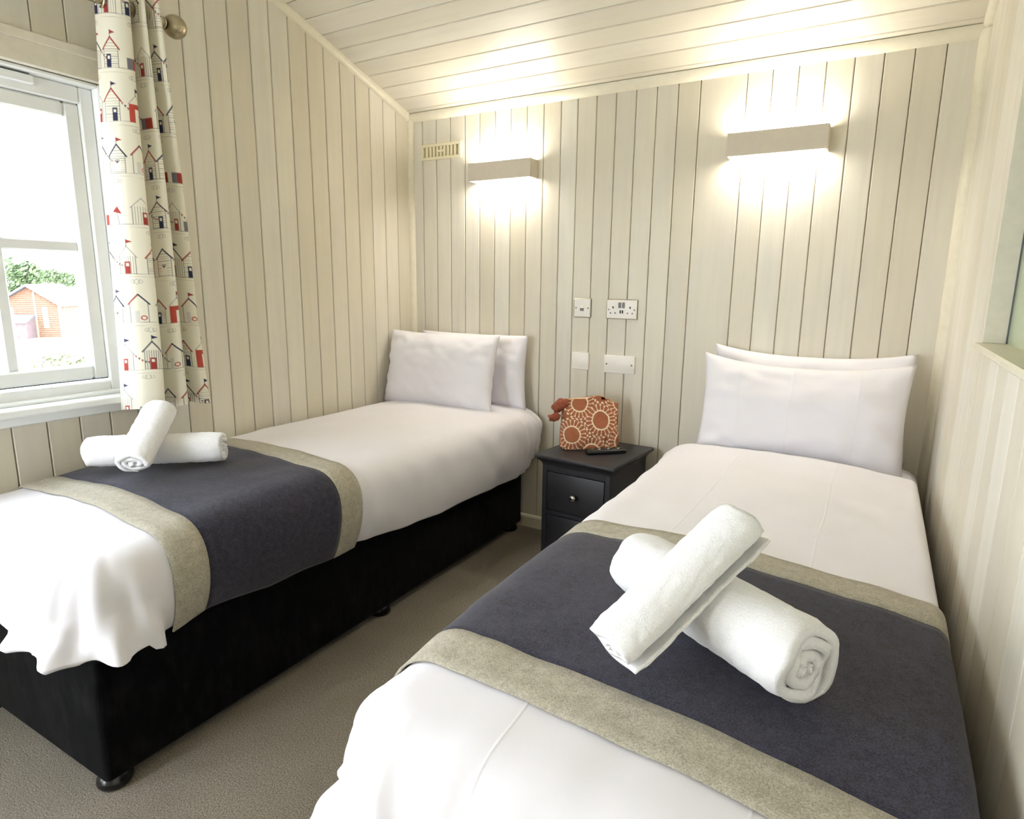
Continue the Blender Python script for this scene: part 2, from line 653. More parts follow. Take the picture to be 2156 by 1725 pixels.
bm = bmesh.new()
add_prism(bm, ovolo(0.030, 0.030), 0.0, W, lambda u, v, q: (q, -u, H - v + u * S * 0.6))
struct(bm_obj('trim_1', bm, M_trim, auto=0.9))
bm = bmesh.new()
add_prism(bm, ovolo(0.020, 0.034), 0.0, 3.6, lambda u, v, q: (u, -q, ceil_z(-q) - v + 0.002))
struct(bm_obj('trim_2', bm, M_trim, auto=0.9))
bm = bmesh.new()
add_prism(bm, ovolo(0.024, 0.024), 0.0, H - 0.012, lambda u, v, q: (u, -v, q))
struct(bm_obj('trim_3', bm, M_trim, auto=0.9))
bm = bmesh.new()
add_prism(bm, ovolo(0.028, 0.05), 0.0, H - 0.012, lambda u, v, q: (W - u, -v, q))
struct(bm_obj('trim_4', bm, M_trim, auto=0.9))
bm = bmesh.new()
add_prism(bm, ovolo(0.024, 0.024), 0.0, 3.6, lambda u, v, q: (W - u, -q, ceil_z(-q) - v + 0.002))
struct(bm_obj('trim_5', bm, M_trim, auto=0.9))
sk = [(0, 0), (0.014, 0), (0.014, 0.052), (0.009, 0.060), (0, 0.064)]
bm = bmesh.new(); add_prism(bm, sk, 0.0, W, lambda u, v, q: (q, -u, v)); struct(bm_obj('baseboard_back', bm, M_trim))
bm = bmesh.new(); add_prism(bm, sk, 0.0, 2.78, lambda u, v, q: (u, -q, v)); struct(bm_obj('baseboard_left', bm, M_trim))
bm = bmesh.new(); add_prism(bm, sk, 0.0, -YB, lambda u, v, q: (W - u, -q, v)); struct(bm_obj('baseboard_right', bm, M_trim))


# ------------------------------------------------------------------ window_1 (left wall)
def rect_frame(bm, y0, y1, z0, z1, w, x0, x1, bev=0.003, wt=None, wb=None):
    wt = w if wt is None else wt
    wb = w if wb is None else wb
    yl, yh = min(y0, y1), max(y0, y1)
    add_box(bm, (x0, yl, z0), (x1, yl + w, z1), bev)
    add_box(bm, (x0, yh - w, z0), (x1, yh, z1), bev)
    add_box(bm, (x0, yl + w, z1 - wt), (x1, yh - w, z1), bev)
    add_box(bm, (x0, yl + w, z0), (x1, yh - w, z0 + wb), bev)


win = struct(empty('window_1', (0, 0, 0)))
bm = bmesh.new()
# casing boards round the opening
add_box(bm, (0.0, WY1 - 0.09, WZ1), (0.018, WY0 + 0.09, 1.905), 0.003)
add_box(bm, (0.018, WY1 - 0.09, 1.876), (0.024, WY0 + 0.09, 1.902), 0.002)
add_box(bm, (0.0, WY0, WZ0 - 0.02), (0.018, WY0 + 0.085, WZ1), 0.003)
add_box(bm, (0.0, WY1 - 0.085, WZ0 - 0.02), (0.018, WY1, WZ1), 0.003)
cas = bm_obj('casing', bm, M_casing, win)
bm = bmesh.new()
add_lathe(bm, [(0.0045, 0), (0.0045, 0.001)], (0.018, -1.757, 1.893), (1, 0, 0), 10)
bm_obj('screw', bm, M_dark, cas)
# window board (sill)
bm = bmesh.new()
add_box(bm, (-0.05, WY1 - 0.12, 0.822), (0.062, WY0 + 0.05, 0.846), 0.006, 2)
add_box(bm, (0.0, WY1 - 0.10, 0.790), (0.020, WY0 + 0.055, 0.822), 0.003)
bm_obj('sill', bm, M_sash, win)
# lining of the recess, then the fixed frame
bm = bmesh.new()
rect_frame(bm, WY0, WY1, WZ0, WZ1, 0.012, -0.13, -0.001)
bm_obj('lining', bm, M_sash, win)
bm = bmesh.new()
rect_frame(bm, WY0 - 0.012, WY1 + 0.012, WZ0 + 0.001, WZ1 - 0.012, 0.040, -0.11, -0.035, 0.004, wt=0.05)
bm_obj('frame', bm, M_sash, win)
# opening sash with its gasket line, bars and pane
SY0, SY1, SZ0, SZ1 = -1.562, -2.08, 0.897, 1.750
bm = bmesh.new()
rect_frame(bm, SY0 + 0.004, SY1 - 0.004, SZ0 - 0.004, SZ1 + 0.004, 0.010, -0.062, -0.052, 0)
bm_obj('gasket', bm, M_gasket, win)
for (a, b) in ((SY0, SY1), (SY1 - 0.03, -2.57)):
    bm = bmesh.new()
    rect_frame(bm, a, b, SZ0, SZ1, 0.046, -0.10, -0.045, 0.006)
    sash = bm_obj('sash', bm, M_sash, win)
    bm = bmesh.new()
    add_box(bm, (-0.085, min(a, b) + 0.045, 1.303), (-0.055, max(a, b) - 0.045, 1.336), 0.004)
    bm_obj('glazing_bar', bm, M_sash, sash)
    if a == SY0:
        bm = bmesh.new()
        add_box(bm, (-0.084, -1.842, SZ0 + 0.045), (-0.056, -1.810, SZ1 - 0.045), 0.004)
        bm_obj('glazing_bar', bm, M_sash, sash)
    bm = bmesh.new()
    add_box(bm, (-0.0725, min(a, b) + 0.03, SZ0 + 0.03), (-0.0685, max(a, b) - 0.03, SZ1 - 0.03))
    bm_obj('pane', bm, M_glass, sash)
bm = bmesh.new()
add_box(bm, (-0.035, -2.3, 1.772), (-0.018, -1.69, 1.796), 0.003)
tv = bm_obj('trickle_vent', bm, M_sash, win)
bm = bmesh.new()
add_box(bm, (-0.0355, -2.28, 1.7975), (-0.020, -1.70, 1.8005))
bm_obj('vent_slot', bm, M_slot_grey, tv)

# ------------------------------------------------------------------ window_2 (right wall, frosted borrowed light)
win2 = struct(empty('window_2', (0, 0, 0)))
bm = bmesh.new()
add_box(bm, (W - 0.016, RY1, RZ0 - 0.004), (W + 0.06, RY0 + 0.004, RZ0 + 0.012), 0.004)
bm_obj('ledge', bm, M_trim, win2)
bm = bmesh.new()
add_box(bm, (W, RY0 - 0.012, RZ0 + 0.012), (W + 0.06, RY0, RZ1), 0.001)
add_box(bm, (W, RY1, RZ1 - 0.012), (W + 0.06, RY0, RZ1), 0.001)
bm_obj('lining', bm, M_casing, win2)
bm = bmesh.new()
add_box(bm, (W + 0.046, RY1, RZ0 + 0.010), (W + 0.050, RY0 - 0.002, RZ1))
bm_obj('pane', bm, M_frost, win2)
bm = bmesh.new()
add_box(bm, (W + 0.043, RY0 - 0.016, RZ0 + 0.012), (W + 0.0462, RY0 - 0.012, RZ1 - 0.012))
bm_obj('gasket', bm, M_gasket, win2)


# ------------------------------------------------------------------ beds
def smooth01(q):
    q = min(max(q, 0.0), 1.0)
    return q * q * (3 - 2 * q)


class Bed:
    """Shape of a made bed: the duvet's surface as a function of a place on its edge and how far out and down it hangs."""

    def __init__(s, xa, xw, y0, yf, ztop, hem, seed, calm):
        s.xa, s.xw, s.y0, s.yf, s.ztop, s.hem = xa, xw, y0, yf, ztop, hem
        s.sgn = 1.0 if xa > xw else -1.0        # aisle side direction
        s.w = abs(xa - xw)
        s.seed = seed
        s.calm = calm                           # y range pressed flat by the runner

    def top(s, x, y):
        q = abs(x - s.xw) / s.w                 # 0 wall .. 1 aisle
        q = min(max(q, 0), 1.1)
        z = s.ztop + 0.026 * math.sin(PI * min(q, 1.0) * 0.9 + 0.15) - 0.01
        z -= 0.02 * smooth01((s.yf + 0.35 - y) / 0.35)
        z += 0.007 * noise.noise(Vector((x * 4, y * 3, s.seed)))
        z += 0.004 * noise.noise(Vector((x * 11, y * 9, s.seed + 3)))
        return z

    def flatness(s, y):
        a, b = s.calm
        return 1.0 - smooth01((y - (a - 0.06)) / 0.05) * smooth01(((b + 0.05) - y) / 0.05)

    def perimeter(s, step=0.012):
        """list of (p, n, arc length) from head on the aisle side round the foot to head on the wall side"""
        R = 0.07
        out = []
        L = s.y0 - (s.yf + R)
        n = int(L / step)
        for i in range(n + 1):
            out.append((Vector((s.xa, s.y0 - L * i / n)), Vector((s.sgn, 0)), i / n * L))
        arc = L
        for i in range(1, 40):
            a = PI / 2 * i / 40
            out.append((Vector((s.xa - s.sgn * R + s.sgn * R * math.cos(a), s.yf + R - R * math.sin(a))), Vector((s.sgn * math.cos(a), -math.sin(a))), arc + a * 0.17))
        arc += PI / 2 * 0.17
        L2 = s.w - 2 * R
        n = int(L2 / step)
        for i in range(n + 1):
            out.append((Vector((s.xa - s.sgn * (R + L2 * i / n), s.yf)), Vector((0, -1)), arc + L2 * i / n))
        arc += L2
        for i in range(1, 10):
            a = PI / 2 * i / 10
            out.append((Vector((s.xw + s.sgn * R - s.sgn * R * math.sin(a), s.yf + R - R * math.cos(a))), Vector((-s.sgn * math.sin(a), -math.cos(a))), arc + a * 0.1))
        arc += 0.16
        n = int(L / step)
        for i in range(n + 1):
            out.append((Vector((s.xw, s.yf + R + L * i / n)), Vector((-s.sgn, 0)), arc + L * i / n))
        return out

    def point(s, p, n, arc, r, off=0.0, hem_lift=0.0, plain=False):
        """r: 0..1 top (spine to the bend), 1..2 round the bend, 2..3 down to the hem"""
        wallness = max(0.0, -n.x * s.sgn)           # 1 on the wall side
        foot = max(0.0, -n.y)
        corner = 4 * (max(0, n.x * s.sgn) * foot) ** 1.0 if n.x * s.sgn > 0 else 0.0
        nearc = math.exp(-((p.y - (s.yf + 0.0)) / 0.22) ** 2) if n.x * s.sgn > 0.5 else 0.0
        if foot > 0.5:
            nearc = math.exp(-((p.x - s.xa) / 0.25) ** 2)
        nearc = max(nearc, min(1.0, corner))
        o = 0.078 * (1 - wallness) - 0.02 * wallness
        rh = 0.125 * (1 - wallness) + 0.03 * wallness
        rv = 0.115 * (1 - wallness) + 0.04 * wallness
        flat = s.flatness(p.y) if abs(n.x) > 0.5 else 1.0
        if plain: flat = 0.0
        nearc *= 0.35 + 0.65 * flat
        # the cloth swells a little between the runner's edges
        o += 0.010 * (flat - 0.5) * (1 - wallness)
        cen = Vector((0.5 * (s.xa + s.xw), max(p.y, s.yf + 0.36)))
        inner = p + n * (o - rh)
        if r <= 1.0:
            q = cen.lerp(inner, r)
            z = s.top(q.x, q.y)
            return Vector((q.x, q.y, z + off))
        z1 = s.top(inner.x, inner.y)
        if r <= 2.0:
            a = (r - 1.0) * PI / 2
            ca, sa = math.cos(a), math.sin(a)
            e = 0.82
            d = rh * (sa ** e) + off * sa
            h = rv * (ca ** e) + off * ca
            q = inner + n * d
            z = z1 - rv + h
            wr = 0.0
            amp = 0.006 * (r - 1.0) * flat * (1 - wallness)
        else:
            k = r - 2.0
            hz = s.hem_z(p, n, nearc, wallness) + hem_lift
            fl = (0.045 * nearc * k ** 1.3 - 0.045 * (1 - nearc) * k ** 2) * (1 - wallness)
            q = inner + n * (rh + off + fl)
            z = (z1 - rv) * (1 - k) + hz * k
            amp = (0.006 + 0.012 * nearc * k) * flat * (1 - wallness)
        if flat > 0 and arc is not None:
            lean = (r - 1.0) * 0.022
            ph = noise.noise(Vector((arc * 5, s.seed, 0))) * 1.6
            wv = math.sin((arc + lean) * 62 + ph) + 0.3 * math.sin((arc - lean) * 118 + s.seed)
            wv2 = noise.noise(Vector((arc * 12 + r * 1.2, r * 1.1, s.seed + 8))) * 1.4
            q = q + n * amp * (wv * nearc + wv2)
            # rumpled head end on the aisle side
            hd = math.exp(-((p.y - s.y0) / 0.14) ** 2) if n.x * s.sgn > 0.5 else 0.0
            q = q + n * hd * (0.014 + 0.008 * math.sin(arc * 120 + r * 5.0) + 0.010 * noise.noise(Vector((arc * 16 + r * 3, r * 2, 4)))) * smooth01(r - 1.0)
        return Vector((q.x, q.y, z))

    def hem_z(s, p, n, nearc, wallness):
        if n.x * s.sgn > 0.5 and p.y > s.yf + 0.08:
            z = float(np.interp(-p.y, [0.0, 0.10, 0.2, 0.5, 0.85, 1.25, 1.6, 1.80, 1.88, 1.95],
                                [0.40, 0.335, 0.312, 0.318, 0.330, 0.366, 0.370, 0.395, 0.385, 0.385]))
            z += 0.010 * noise.noise(Vector((p.y * 6, s.seed, 4)))
        elif wallness > 0.5:
            z = 0.42
        else:
            d = abs(p.x - s.xa)
            z = float(np.interp(d, [0.0, 0.05, 0.15, 0.3, 0.5], [0.400, 0.425, 0.470, 0.500, 0.51]))
            z += 0.010 * noise.noise(Vector((p.x * 9, s.seed, 4)))
        return z


def build_duvet(bed, mat, label, head_skew=0.0, nt=16, nc=14, ns=26):
    per = bed.perimeter()
    # close-set samples where the wrinkles are
    rs = [i / nt for i in range(nt)] + [1 + i / nc for i in range(nc)] + [2 + i / ns for i in range(ns + 1)]
    verts = []
    for p, n, arc in per:
        for r in rs:
            v = bed.point(p, n, arc, r)
            # skewed head edge
            if head_skew:
                q = (v.x - bed.xa) / (bed.xw - bed.xa)
                v.y += head_skew * min(max(q, 0), 1) * smooth01((v.y - (bed.y0 - 0.5)) / 0.5)
            verts.append(v)
    faces = grid_faces(len(per), len(rs))
    if bed.sgn > 0:
        faces = [f[::-1] for f in faces]
    o = mesh_obj('duvet', verts, faces, mat, smooth=True)
    bm = bmesh.new(); bm.from_mesh(o.data)
    bmesh.ops.remove_doubles(bm, verts=bm.verts[:], dist=0.0008)
    bm.to_mesh(o.data); bm.free()
    m = o.modifiers.new('thickness', 'SOLIDIFY')
    m.thickness = 0.014
    m.offset = -1
    tag(o, label, 'duvet', 'white duvets on the twin beds')
    return o


def build_runner(bed, y_far, y_near, skew, hem_lift, label, st=0.092, n_top=18, n_c=12, n_s=16):
    """bed runner: a navy panel between two beige border strips; y measured at the aisle edge, skew per metre towards the wall"""
    rn = empty('bed_runner', ((bed.xa + bed.xw) / 2, (y_far + y_near) / 2, bed.ztop))
    tag(rn, label, 'bed runner', 'bed runners across the twin beds')
    inv = Matrix.Translation(-Vector(rn.location))
    rs_a = [3 - i / n_s for i in range(n_s)] + [2 - i / n_c for i in range(n_c)] + [1 - i / n_top for i in range(n_top)]
    rs_b = [i / n_top for i in range(n_top)] + [1 + i / n_c for i in range(n_c)] + [2 + i / n_s for i in range(n_s + 1)]

    def strip(name, ya, yb, mat, off):
        ny = max(4, int(abs(ya - yb) / 0.02))
        verts = []
        for i in range(ny + 1):
            yy = ya + (yb - ya) * i / ny
            for rs, edge, sg in ((rs_a, bed.xa, bed.sgn), (rs_b, bed.xw, -bed.sgn)):
                for r in rs:
                    n = Vector((sg, 0))
                    v = bed.point(Vector((edge, yy)), n, None, r, off, hem_lift, True)
                    q = abs(v.x - bed.xa) / bed.w if (v.x - bed.xa) * bed.sgn < 0 else 0.0
                    y2 = yy + skew * min(q, 1.0)
                    v = bed.point(Vector((edge, y2)), n, None, r, off, hem_lift, True)
                    if r <= 1.0:
                        # the true top under this point
                        v.y = y2
                        v.z = bed.top(v.x, v.y) + off
                    verts.append(inv @ v)
        nv = len(rs_a) + len(rs_b)
        faces = grid_faces(ny + 1, nv)
        if bed.sgn < 0: faces = [f[::-1] for f in faces]
        o = mesh_obj(name, verts, faces, mat, rn, smooth=True)
        m = o.modifiers.new('thickness', 'SOLIDIFY')
        m.thickness = 0.004
        m.offset = -1
        return o

    d = -1 if y_near < y_far else 1
    strip('border_strip', y_far, y_far + d * st, M_beige, 0.0080)['label'] = 'beige linen border strip'
    strip('center_panel', y_far + d * st * 0.97, y_near - d * st * 0.97, M_navy, 0.0070)['label'] = 'navy heather center panel'
    strip('border_strip', y_near - d * st, y_near, M_beige, 0.0080)['label'] = 'beige linen border strip'
    return rn


def divan(x0, x1, y0, yf, label, mid_feet):
    b = empty('divan_base', ((x0 + x1) / 2, (y0 + yf) / 2, 0))
    tag(b, label, 'bed', 'divan bases of the twin beds')
    cx, cy = b.location.x, b.location.y
    box('base', (x0 - cx, yf - cy, 0.030), (x1 - cx, y0 - cy, 0.345), M_suede, b, 0.014, 3)
    for x in (x0 + 0.045, x1 - 0.036):
        for y in [yf + 0.036, y0 - 0.06] + mid_feet:
            bm = bmesh.new()
            add_lathe(bm, [(0.026, 0.045), (0.034, 0.032), (0.040, 0.022), (0.041, 0.012), (0.036, 0.003), (0.030, 0.0)], (x - cx, y - cy, 0), (0, 0, 1), 20)
            bm_obj('foot', bm, M_glide, b, smooth=True)
    return b


def mattress(x0, x1, y0, yf, z0, z1, label):
    bm = bmesh.new()
    cx, cy = (x0 + x1) / 2, (y0 + yf) / 2
    add_box(bm, (x0 - cx, yf - cy, 0), (x1 - cx, y0 - cy, z1 - z0), 0.05, 4)
    o = bm_obj('mattress', bm, M_mattress, auto=1.2)
    o.location = (cx, cy, z0)
    tag(o, label, 'mattress', 'mattresses of the twin beds')
    return o


# bed by the window
divan(0.03, 0.705, -0.035, -2.055, 'black suede divan base of the single bed under the window', [-1.06])
mattress(0.03, 0.715, -0.03, -2.05, 0.345, 0.565, 'white mattress on the divan under the window')
B1 = Bed(0.715, 0.03, -0.035, -2.055, 0.633, 0.335, 1.3, (-1.90, -1.255))
build_duvet(B1, M_linen, 'white duvet with a loose gathered corner on the bed under the window')
build_runner(B1, -1.262, -1.898, 0.0, -0.012, 'navy and beige runner laid square across the bed under the window')

# bed by the right wall
divan(1.625, 2.355, -0.05, -2.075, 'black divan base beneath the bed against the frosted window wall', [-1.06])
mattress(1.615, 2.36, -0.02, -2.07, 0.345, 0.572, 'white mattress on the divan against the frosted window wall')
B2 = Bed(1.60, 2.36, -0.315, -2.075, 0.628, 0.335, 6.1, (-1.96, -1.26))
build_duvet(B2, M_linen_b2, 'white duvet with sharp iron creases on the bed beside the nightstand', head_skew=-0.10)
build_runner(B2, -1.275, -1.965, -0.085, -0.012, 'navy and beige runner lying slightly askew across the nearer bed')


# ------------------------------------------------------------------ pillows
def pillow(name, w, h, T, center, tilt, rz, label, seed, mat, sag=0.05, nu=46, nv=32):
    """upright pillow: width along local X, height along local Y, thickness along local Z; then leaned back against the wall"""
    verts, faces = [], []
    for side in (1, -1):
        for i in range(nu):
            u = -1 + 2 * i / (nu - 1)
            for j in range(nv):
                v = -1 + 2 * j / (nv - 1)
                x = w / 2 * u * (1 - 0.045 * (1 - v * v))
                y = h / 2 * v * (1 - sag * (1 - abs(u) ** 2.4) * (1.0 if v > 0 else 0.35))
                e = max(0.0, (1 - abs(u) ** 3.2)) ** 0.55 * max(0.0, (1 - abs(v) ** 2.6)) ** 0.6
                z = side * T / 2 * e
                if side > 0 or True:
                    z += side * e * 0.010 * noise.noise(Vector((u * 2.2, v * 2.0, seed)))
                    edge = (1 - e) * e * 4
                    z += side * 0.011 * edge * noise.noise(Vector((u * 6, v * 5, seed + 5)))
                    z += side * 0.004 * e * noise.noise(Vector((u * 5 + v * 3, v * 2.5 - u, seed + 9)))
                    # gathers running in from the ends
                    g = max(0.0, abs(u) - 0.72) / 0.28
                    z += side * 0.006 * g * math.sin(v * 11 + seed + u) * e
                verts.append((x, y, z))
    n = nu * nv
    fa = grid_faces(nu, nv)
    faces = [f[::-1] for f in fa] + [tuple(n + q for q in f) for f in fa]
    me_o = mesh_obj(name, verts, faces, mat, smooth=True)
    bm = bmesh.new(); bm.from_mesh(me_o.data)
    bmesh.ops.remove_doubles(bm, verts=bm.verts[:], dist=0.0006)
    bmesh.ops.recalc_face_normals(bm, faces=bm.faces[:])
    bm.to_mesh(me_o.data); bm.free()
    # local Y -> up, local Z -> towards the viewer (-y)
    me_o.matrix_world = Matrix.Translation(center) @ Matrix.Rotation(rz, 4, 'Z') @ Matrix.Rotation(PI / 2 - tilt, 4, 'X')
    tag(me_o, label, 'pillow', 'white pillows at the heads of the beds')
    return me_o


pillow('pillow', 0.63, 0.36, 0.12, (0.425, -0.064, 0.800), 0.03, 0.0, 'white pillow standing behind another on the bed in the corner', 2.0, M_pillow, 0.03)
pillow('pillow', 0.645, 0.375, 0.155, (0.335, -0.225, 0.806), 0.22, 0.02, 'white pillow leaning in front on the bed in the corner', 5.0, M_pillow, 0.07)
pillow('pillow', 0.70, 0.41, 0.11, (1.962, -0.062, 0.788), 0.03, 0.0, 'white pillow mostly hidden behind another on the bed beside the nightstand', 8.0, M_pillow, 0.17)
pillow('pillow', 0.705, 0.41, 0.155, (1.953, -0.228, 0.768), 0.20, -0.01, 'white pillow with iron creases leaning in front on the bed beside the nightstand', 11.0, M_pillow_cr, 0.20)


# ------------------------------------------------------------------ rolled towels
def towel_roll(name, p0, p1, R, label, flat=1.0, turns=3.4, seed=0.0, th=None, phase=0.0, up=None, na=150, nl=44, flap=0.0, group='rolled white towels on the bed runners'):
    p0, p1 = Vector(p0), Vector(p1)
    ax = (p1 - p0)
    L = ax.length
    ax.normalize()
    upv = Vector(up) if up else Vector((0, 0, 1))
    side = ax.cross(upv).normalized()
    upv = side.cross(ax).normalized()
    r0 = 0.010
    pitch = (R - r0) / turns
    th = th or pitch * 0.86
    verts = []
    prof_o, prof_i = [], []
    for i in range(na):
        a = turns * 2 * PI * i / (na - 1)
        ro = r0 + pitch * a / (2 * PI)
        fade = smooth01((na - 1 - i) / 10.0)
        ri = max(ro - th * (0.35 + 0.65 * fade), 0.002)
        prof_o.append((a + phase, ro))
        prof_i.append((a + phase, ri))
    loop = prof_o + prof_i[::-1]
    n = len(loop)
    rings = []
    for k in range(nl + 1):
        q = k / nl
        for m, (a, r) in enumerate(loop):
            x, y = r * math.cos(a), r * math.sin(a)
            # weight flattens the underside a little
            yy = y * flat
            if yy < -R * flat * 0.80:
                yy = -R * flat * 0.80 + (yy + R * flat * 0.80) * 0.25
            # windings stand proud of each other at the ends
            endk = (q - 0.5) * 2
            jut = 0.010 * noise.noise(Vector((a * 0.9, seed, 1.0 if endk > 0 else -1.0)))
            bulge = 1.0 + 0.03 * noise.noise(Vector((q * 3, math.cos(a) * 1.2, seed + math.sin(a))))
            round_end = 1.0 - 0.06 * smooth01((abs(endk) - 0.86) / 0.14)
            s_ = bulge * round_end
            wob = 0.0022 * noise.noise(Vector((q * 22, a * 3.5, seed + 3)))
            rr = 1.0 + wob / max(r, 0.01)
            pos = p0 + ax * (q * L + jut * endk) + side * (x * s_ * rr) + upv * (yy * s_ * rr)
            verts.append(pos)
    faces = []
    for k in range(nl):
        for m in range(n):
            a, b = k * n + m, k * n + (m + 1) % n
            faces.append((a, b, b + n, a + n))
    h = len(prof_o)
    for k in (0, nl):
        for m in range(h - 1):
            f = (k * n + m, k * n + m + 1, k * n + n - 2 - m, k * n + n - 1 - m)
            faces.append(f if k == 0 else f[::-1])
    o = mesh_obj(name, verts, faces, M_terry, smooth=True)
    bm = bmesh.new(); bm.from_mesh(o.data)
    bmesh.ops.recalc_face_normals(bm, faces=bm.faces[:])
    c = sum((v.co for v in bm.verts), Vector()) / len(bm.verts)
    bmesh.ops.translate(bm, verts=bm.verts[:], vec=-c)
    bm.to_mesh(o.data); bm.free()
    o.location = c
    tag(o, label, 'towel', group)
    return o


# bed beside the nightstand
towel_roll('towel', (1.836, -1.645, 0.716), (2.145, -1.836, 0.714), 0.075, 'white towel rolled thick, lying underneath on the runner of the nearer bed', 0.92, 3.3, 2.0, phase=2.75)
towel_roll('towel', (1.893, -1.910, 0.702), (2.027, -1.699, 0.856), 0.062, 'white towel folded flat and propped across the roll on the nearer bed', 0.58, 2.4, 5.0, phase=3.1)
# bed under the window
towel_roll('towel', (0.185, -1.765, 0.712), (0.455, -1.505, 0.710), 0.060, 'white towel roll lying along the runner of the bed under the window', 0.92, 3.0, 7.0, phase=4.5)
towel_roll('towel', (0.402, -1.752, 0.708), (0.302, -1.596, 0.832), 0.060, 'white towel roll propped steeply across another on the bed under the window', 0.75, 2.6, 9.0, phase=0.9)

# ------------------------------------------------------------------ nightstand, bag, remote
ns = empty('nightstand', (1.174, -0.2265, 0), -0.075)
tag(ns, 'dark charcoal wooden nightstand between the two beds', 'nightstand')
HW, HD, ZT = 0.184, 0.207, 0.515
bm = bmesh.new()
add_box(bm, (-HW, -HD, ZT - 0.016), (HW, HD, ZT), 0.004, 2)
top = bm_obj('top', bm, M_ns, ns, auto=0.8)
# cove moulding under the top
bm = bmesh.new()
prev = None
for q in range(6):
    a = q / 5
    ins = 0.006 + 0.020 * math.sin(a * PI / 2)
    z = ZT - 0.016 - 0.030 * a
    ring = [bm.verts.new((sx * (HW - ins), sy * (HD - ins), z)) for sx, sy in ((-1, -1), (1, -1), (1, 1), (-1, 1))]
    if prev:
        for k in range(4):
            bm.faces.new((prev[k], prev[(k + 1) % 4], ring[(k + 1) % 4], ring[k]))
    else:
        bm.faces.new(ring)
    prev = ring
bm.faces.new(prev[::-1])
bm_obj('moulding', bm, M_ns, ns)
BW, BD = HW - 0.026, HD - 0.026
bm = bmesh.new()
fw = 0.022
add_box(bm, (-BW, -BD + 0.018, 0.05), (BW, BD, ZT - 0.044))          # carcass
add_box(bm, (-BW, -BD, 0.0), (-BW + fw, -BD + 0.019, ZT - 0.044), 0.001)
add_box(bm, (BW - fw, -BD, 0.0), (BW, -BD + 0.019, ZT - 0.044), 0.001)
add_box(bm, (-BW + fw, -BD, ZT - 0.070), (BW - fw, -BD + 0.019, ZT - 0.044), 0.001)
add_box(bm, (-BW + fw, -BD, 0.255), (BW - fw, -BD + 0.019, 0.272), 0.001)
add_box(bm, (-BW + fw, -BD, 0.03), (BW - fw, -BD + 0.019, 0.062), 0.001)
add_box(bm, (-BW, BD - 0.03, 0.0), (-BW + 0.03, BD, 0.05)); add_box(bm, (BW - 0.03, BD - 0.03, 0.0), (BW, BD, 0.05))
bm_obj('body', bm, M_ns, ns)
for z0, z1 in ((0.2745, ZT - 0.0725), (0.0645, 0.2525)):
    d = box('drawer', (-BW + fw + 0.002, -BD - 0.002, z0), (BW - fw - 0.002, -BD + 0.017, z1), M_ns, ns, 0.0025, 2)
    bm = bmesh.new()
    zc = (z0 + z1) / 2 - 0.004
    add_lathe(bm, [(0.006, 0), (0.006, 0.010), (0.012, 0.014), (0.0155, 0.021), (0.0135, 0.028), (0.006, 0.031)], (0.004, -BD - 0.002, zc), (0, -1, 0), 20)
    k_ = bm_obj('knob', bm, M_chrome, d, smooth=True)
    k_['label'] = 'small round chrome knob'

# sunflower-print toiletry bag
RUST, CREAMC = np.array(lin(176, 106, 70)[:3]), np.array(lin(240, 222, 192)[:3])
DEEP = np.array(lin(132, 64, 44)[:3])


def sunflower_color(x, y):
    """x, y in metres on the cloth"""
    col = np.tile(RUST, (len(x), 1)) * 1.0
    best = np.full(len(x), 1e9)
    flowers = [(0.042, 0.014, 0.039), (-0.050, 0.092, 0.036), (-0.090, -0.044, 0.036), (0.000, -0.128, 0.040), (0.142, -0.080, 0.036),
               (0.138, 0.108, 0.034), (0.23, 0.02, 0.033), (0.20, -0.13, 0.033), (0.03, 0.19, 0.033), (-0.14, 0.17, 0.033), (-0.20, 0.02, 0.033), (-0.19, -0.13, 0.033),
               (0.30, 0.12, 0.033), (0.29, -0.07, 0.033), (-0.30, -0.07, 0.033), (-0.29, 0.11, 0.033), (-0.1, -0.19, 0.033), (0.11, -0.21, 0.033)]
    own = np.zeros(len(x), int)
    for i, (cx, cy, r) in enumerate(flowers):
        d = np.hypot(x - cx, y - cy) / r
        m = d < best
        best[m] = d[m]; own[m] = i
    for i, (cx, cy, r) in enumerate(flowers):
        m = own == i
        dx, dy = x[m] - cx, y[m] - cy
        d = np.hypot(dx, dy)
        a = np.arctan2(dy, dx)
        np_ = 20
        rows = np.zeros((m.sum(), 3)) + CREAMC
        ph = (a / (2 * PI) * np_ + i * 0.37) % 1.0 - 0.5
        q = (d - r) / 0.030
        width = 0.43 * np.sqrt(np.clip(1 - ((q - 0.45) / 0.62) ** 2, 0, 1))
        pet = (np.abs(ph) < width) & (q > 0.10) & (q < 1.04)
        rows[pet] = RUST * 0.92
        inner = pet & (np.abs(ph) < width * 0.35)
        rows[inner] = RUST * 0.6 + DEEP * 0.4
        q2 = (d - r - 0.022) / 0.028
        ph2 = (a / (2 * PI) * np_ + i * 0.37 + 0.5) % 1.0 - 0.5
        pet2 = (~pet) & (np.abs(ph2) < 0.30 * np.sqrt(np.clip(1 - ((q2 - 0.6) / 0.55) ** 2, 0, 1))) & (q2 > 0.2)
        rows[pet2] = RUST * 0.75 + DEEP * 0.25
        far = q > 1.28
        rows[far] = RUST * 0.8
        disc = d < r * 0.93
        rows[disc] = RUST * 0.86
        sp = disc & (d < r * 0.6)
        rows[sp] = RUST * 0.74 + DEEP * 0.26
        col[m] = rows
    return col


bag = empty('toiletry_bag', (1.125, -0.190, ZT), 0.70)
tag(bag, 'rust and cream sunflower print toiletry bag on the nightstand', 'bag')


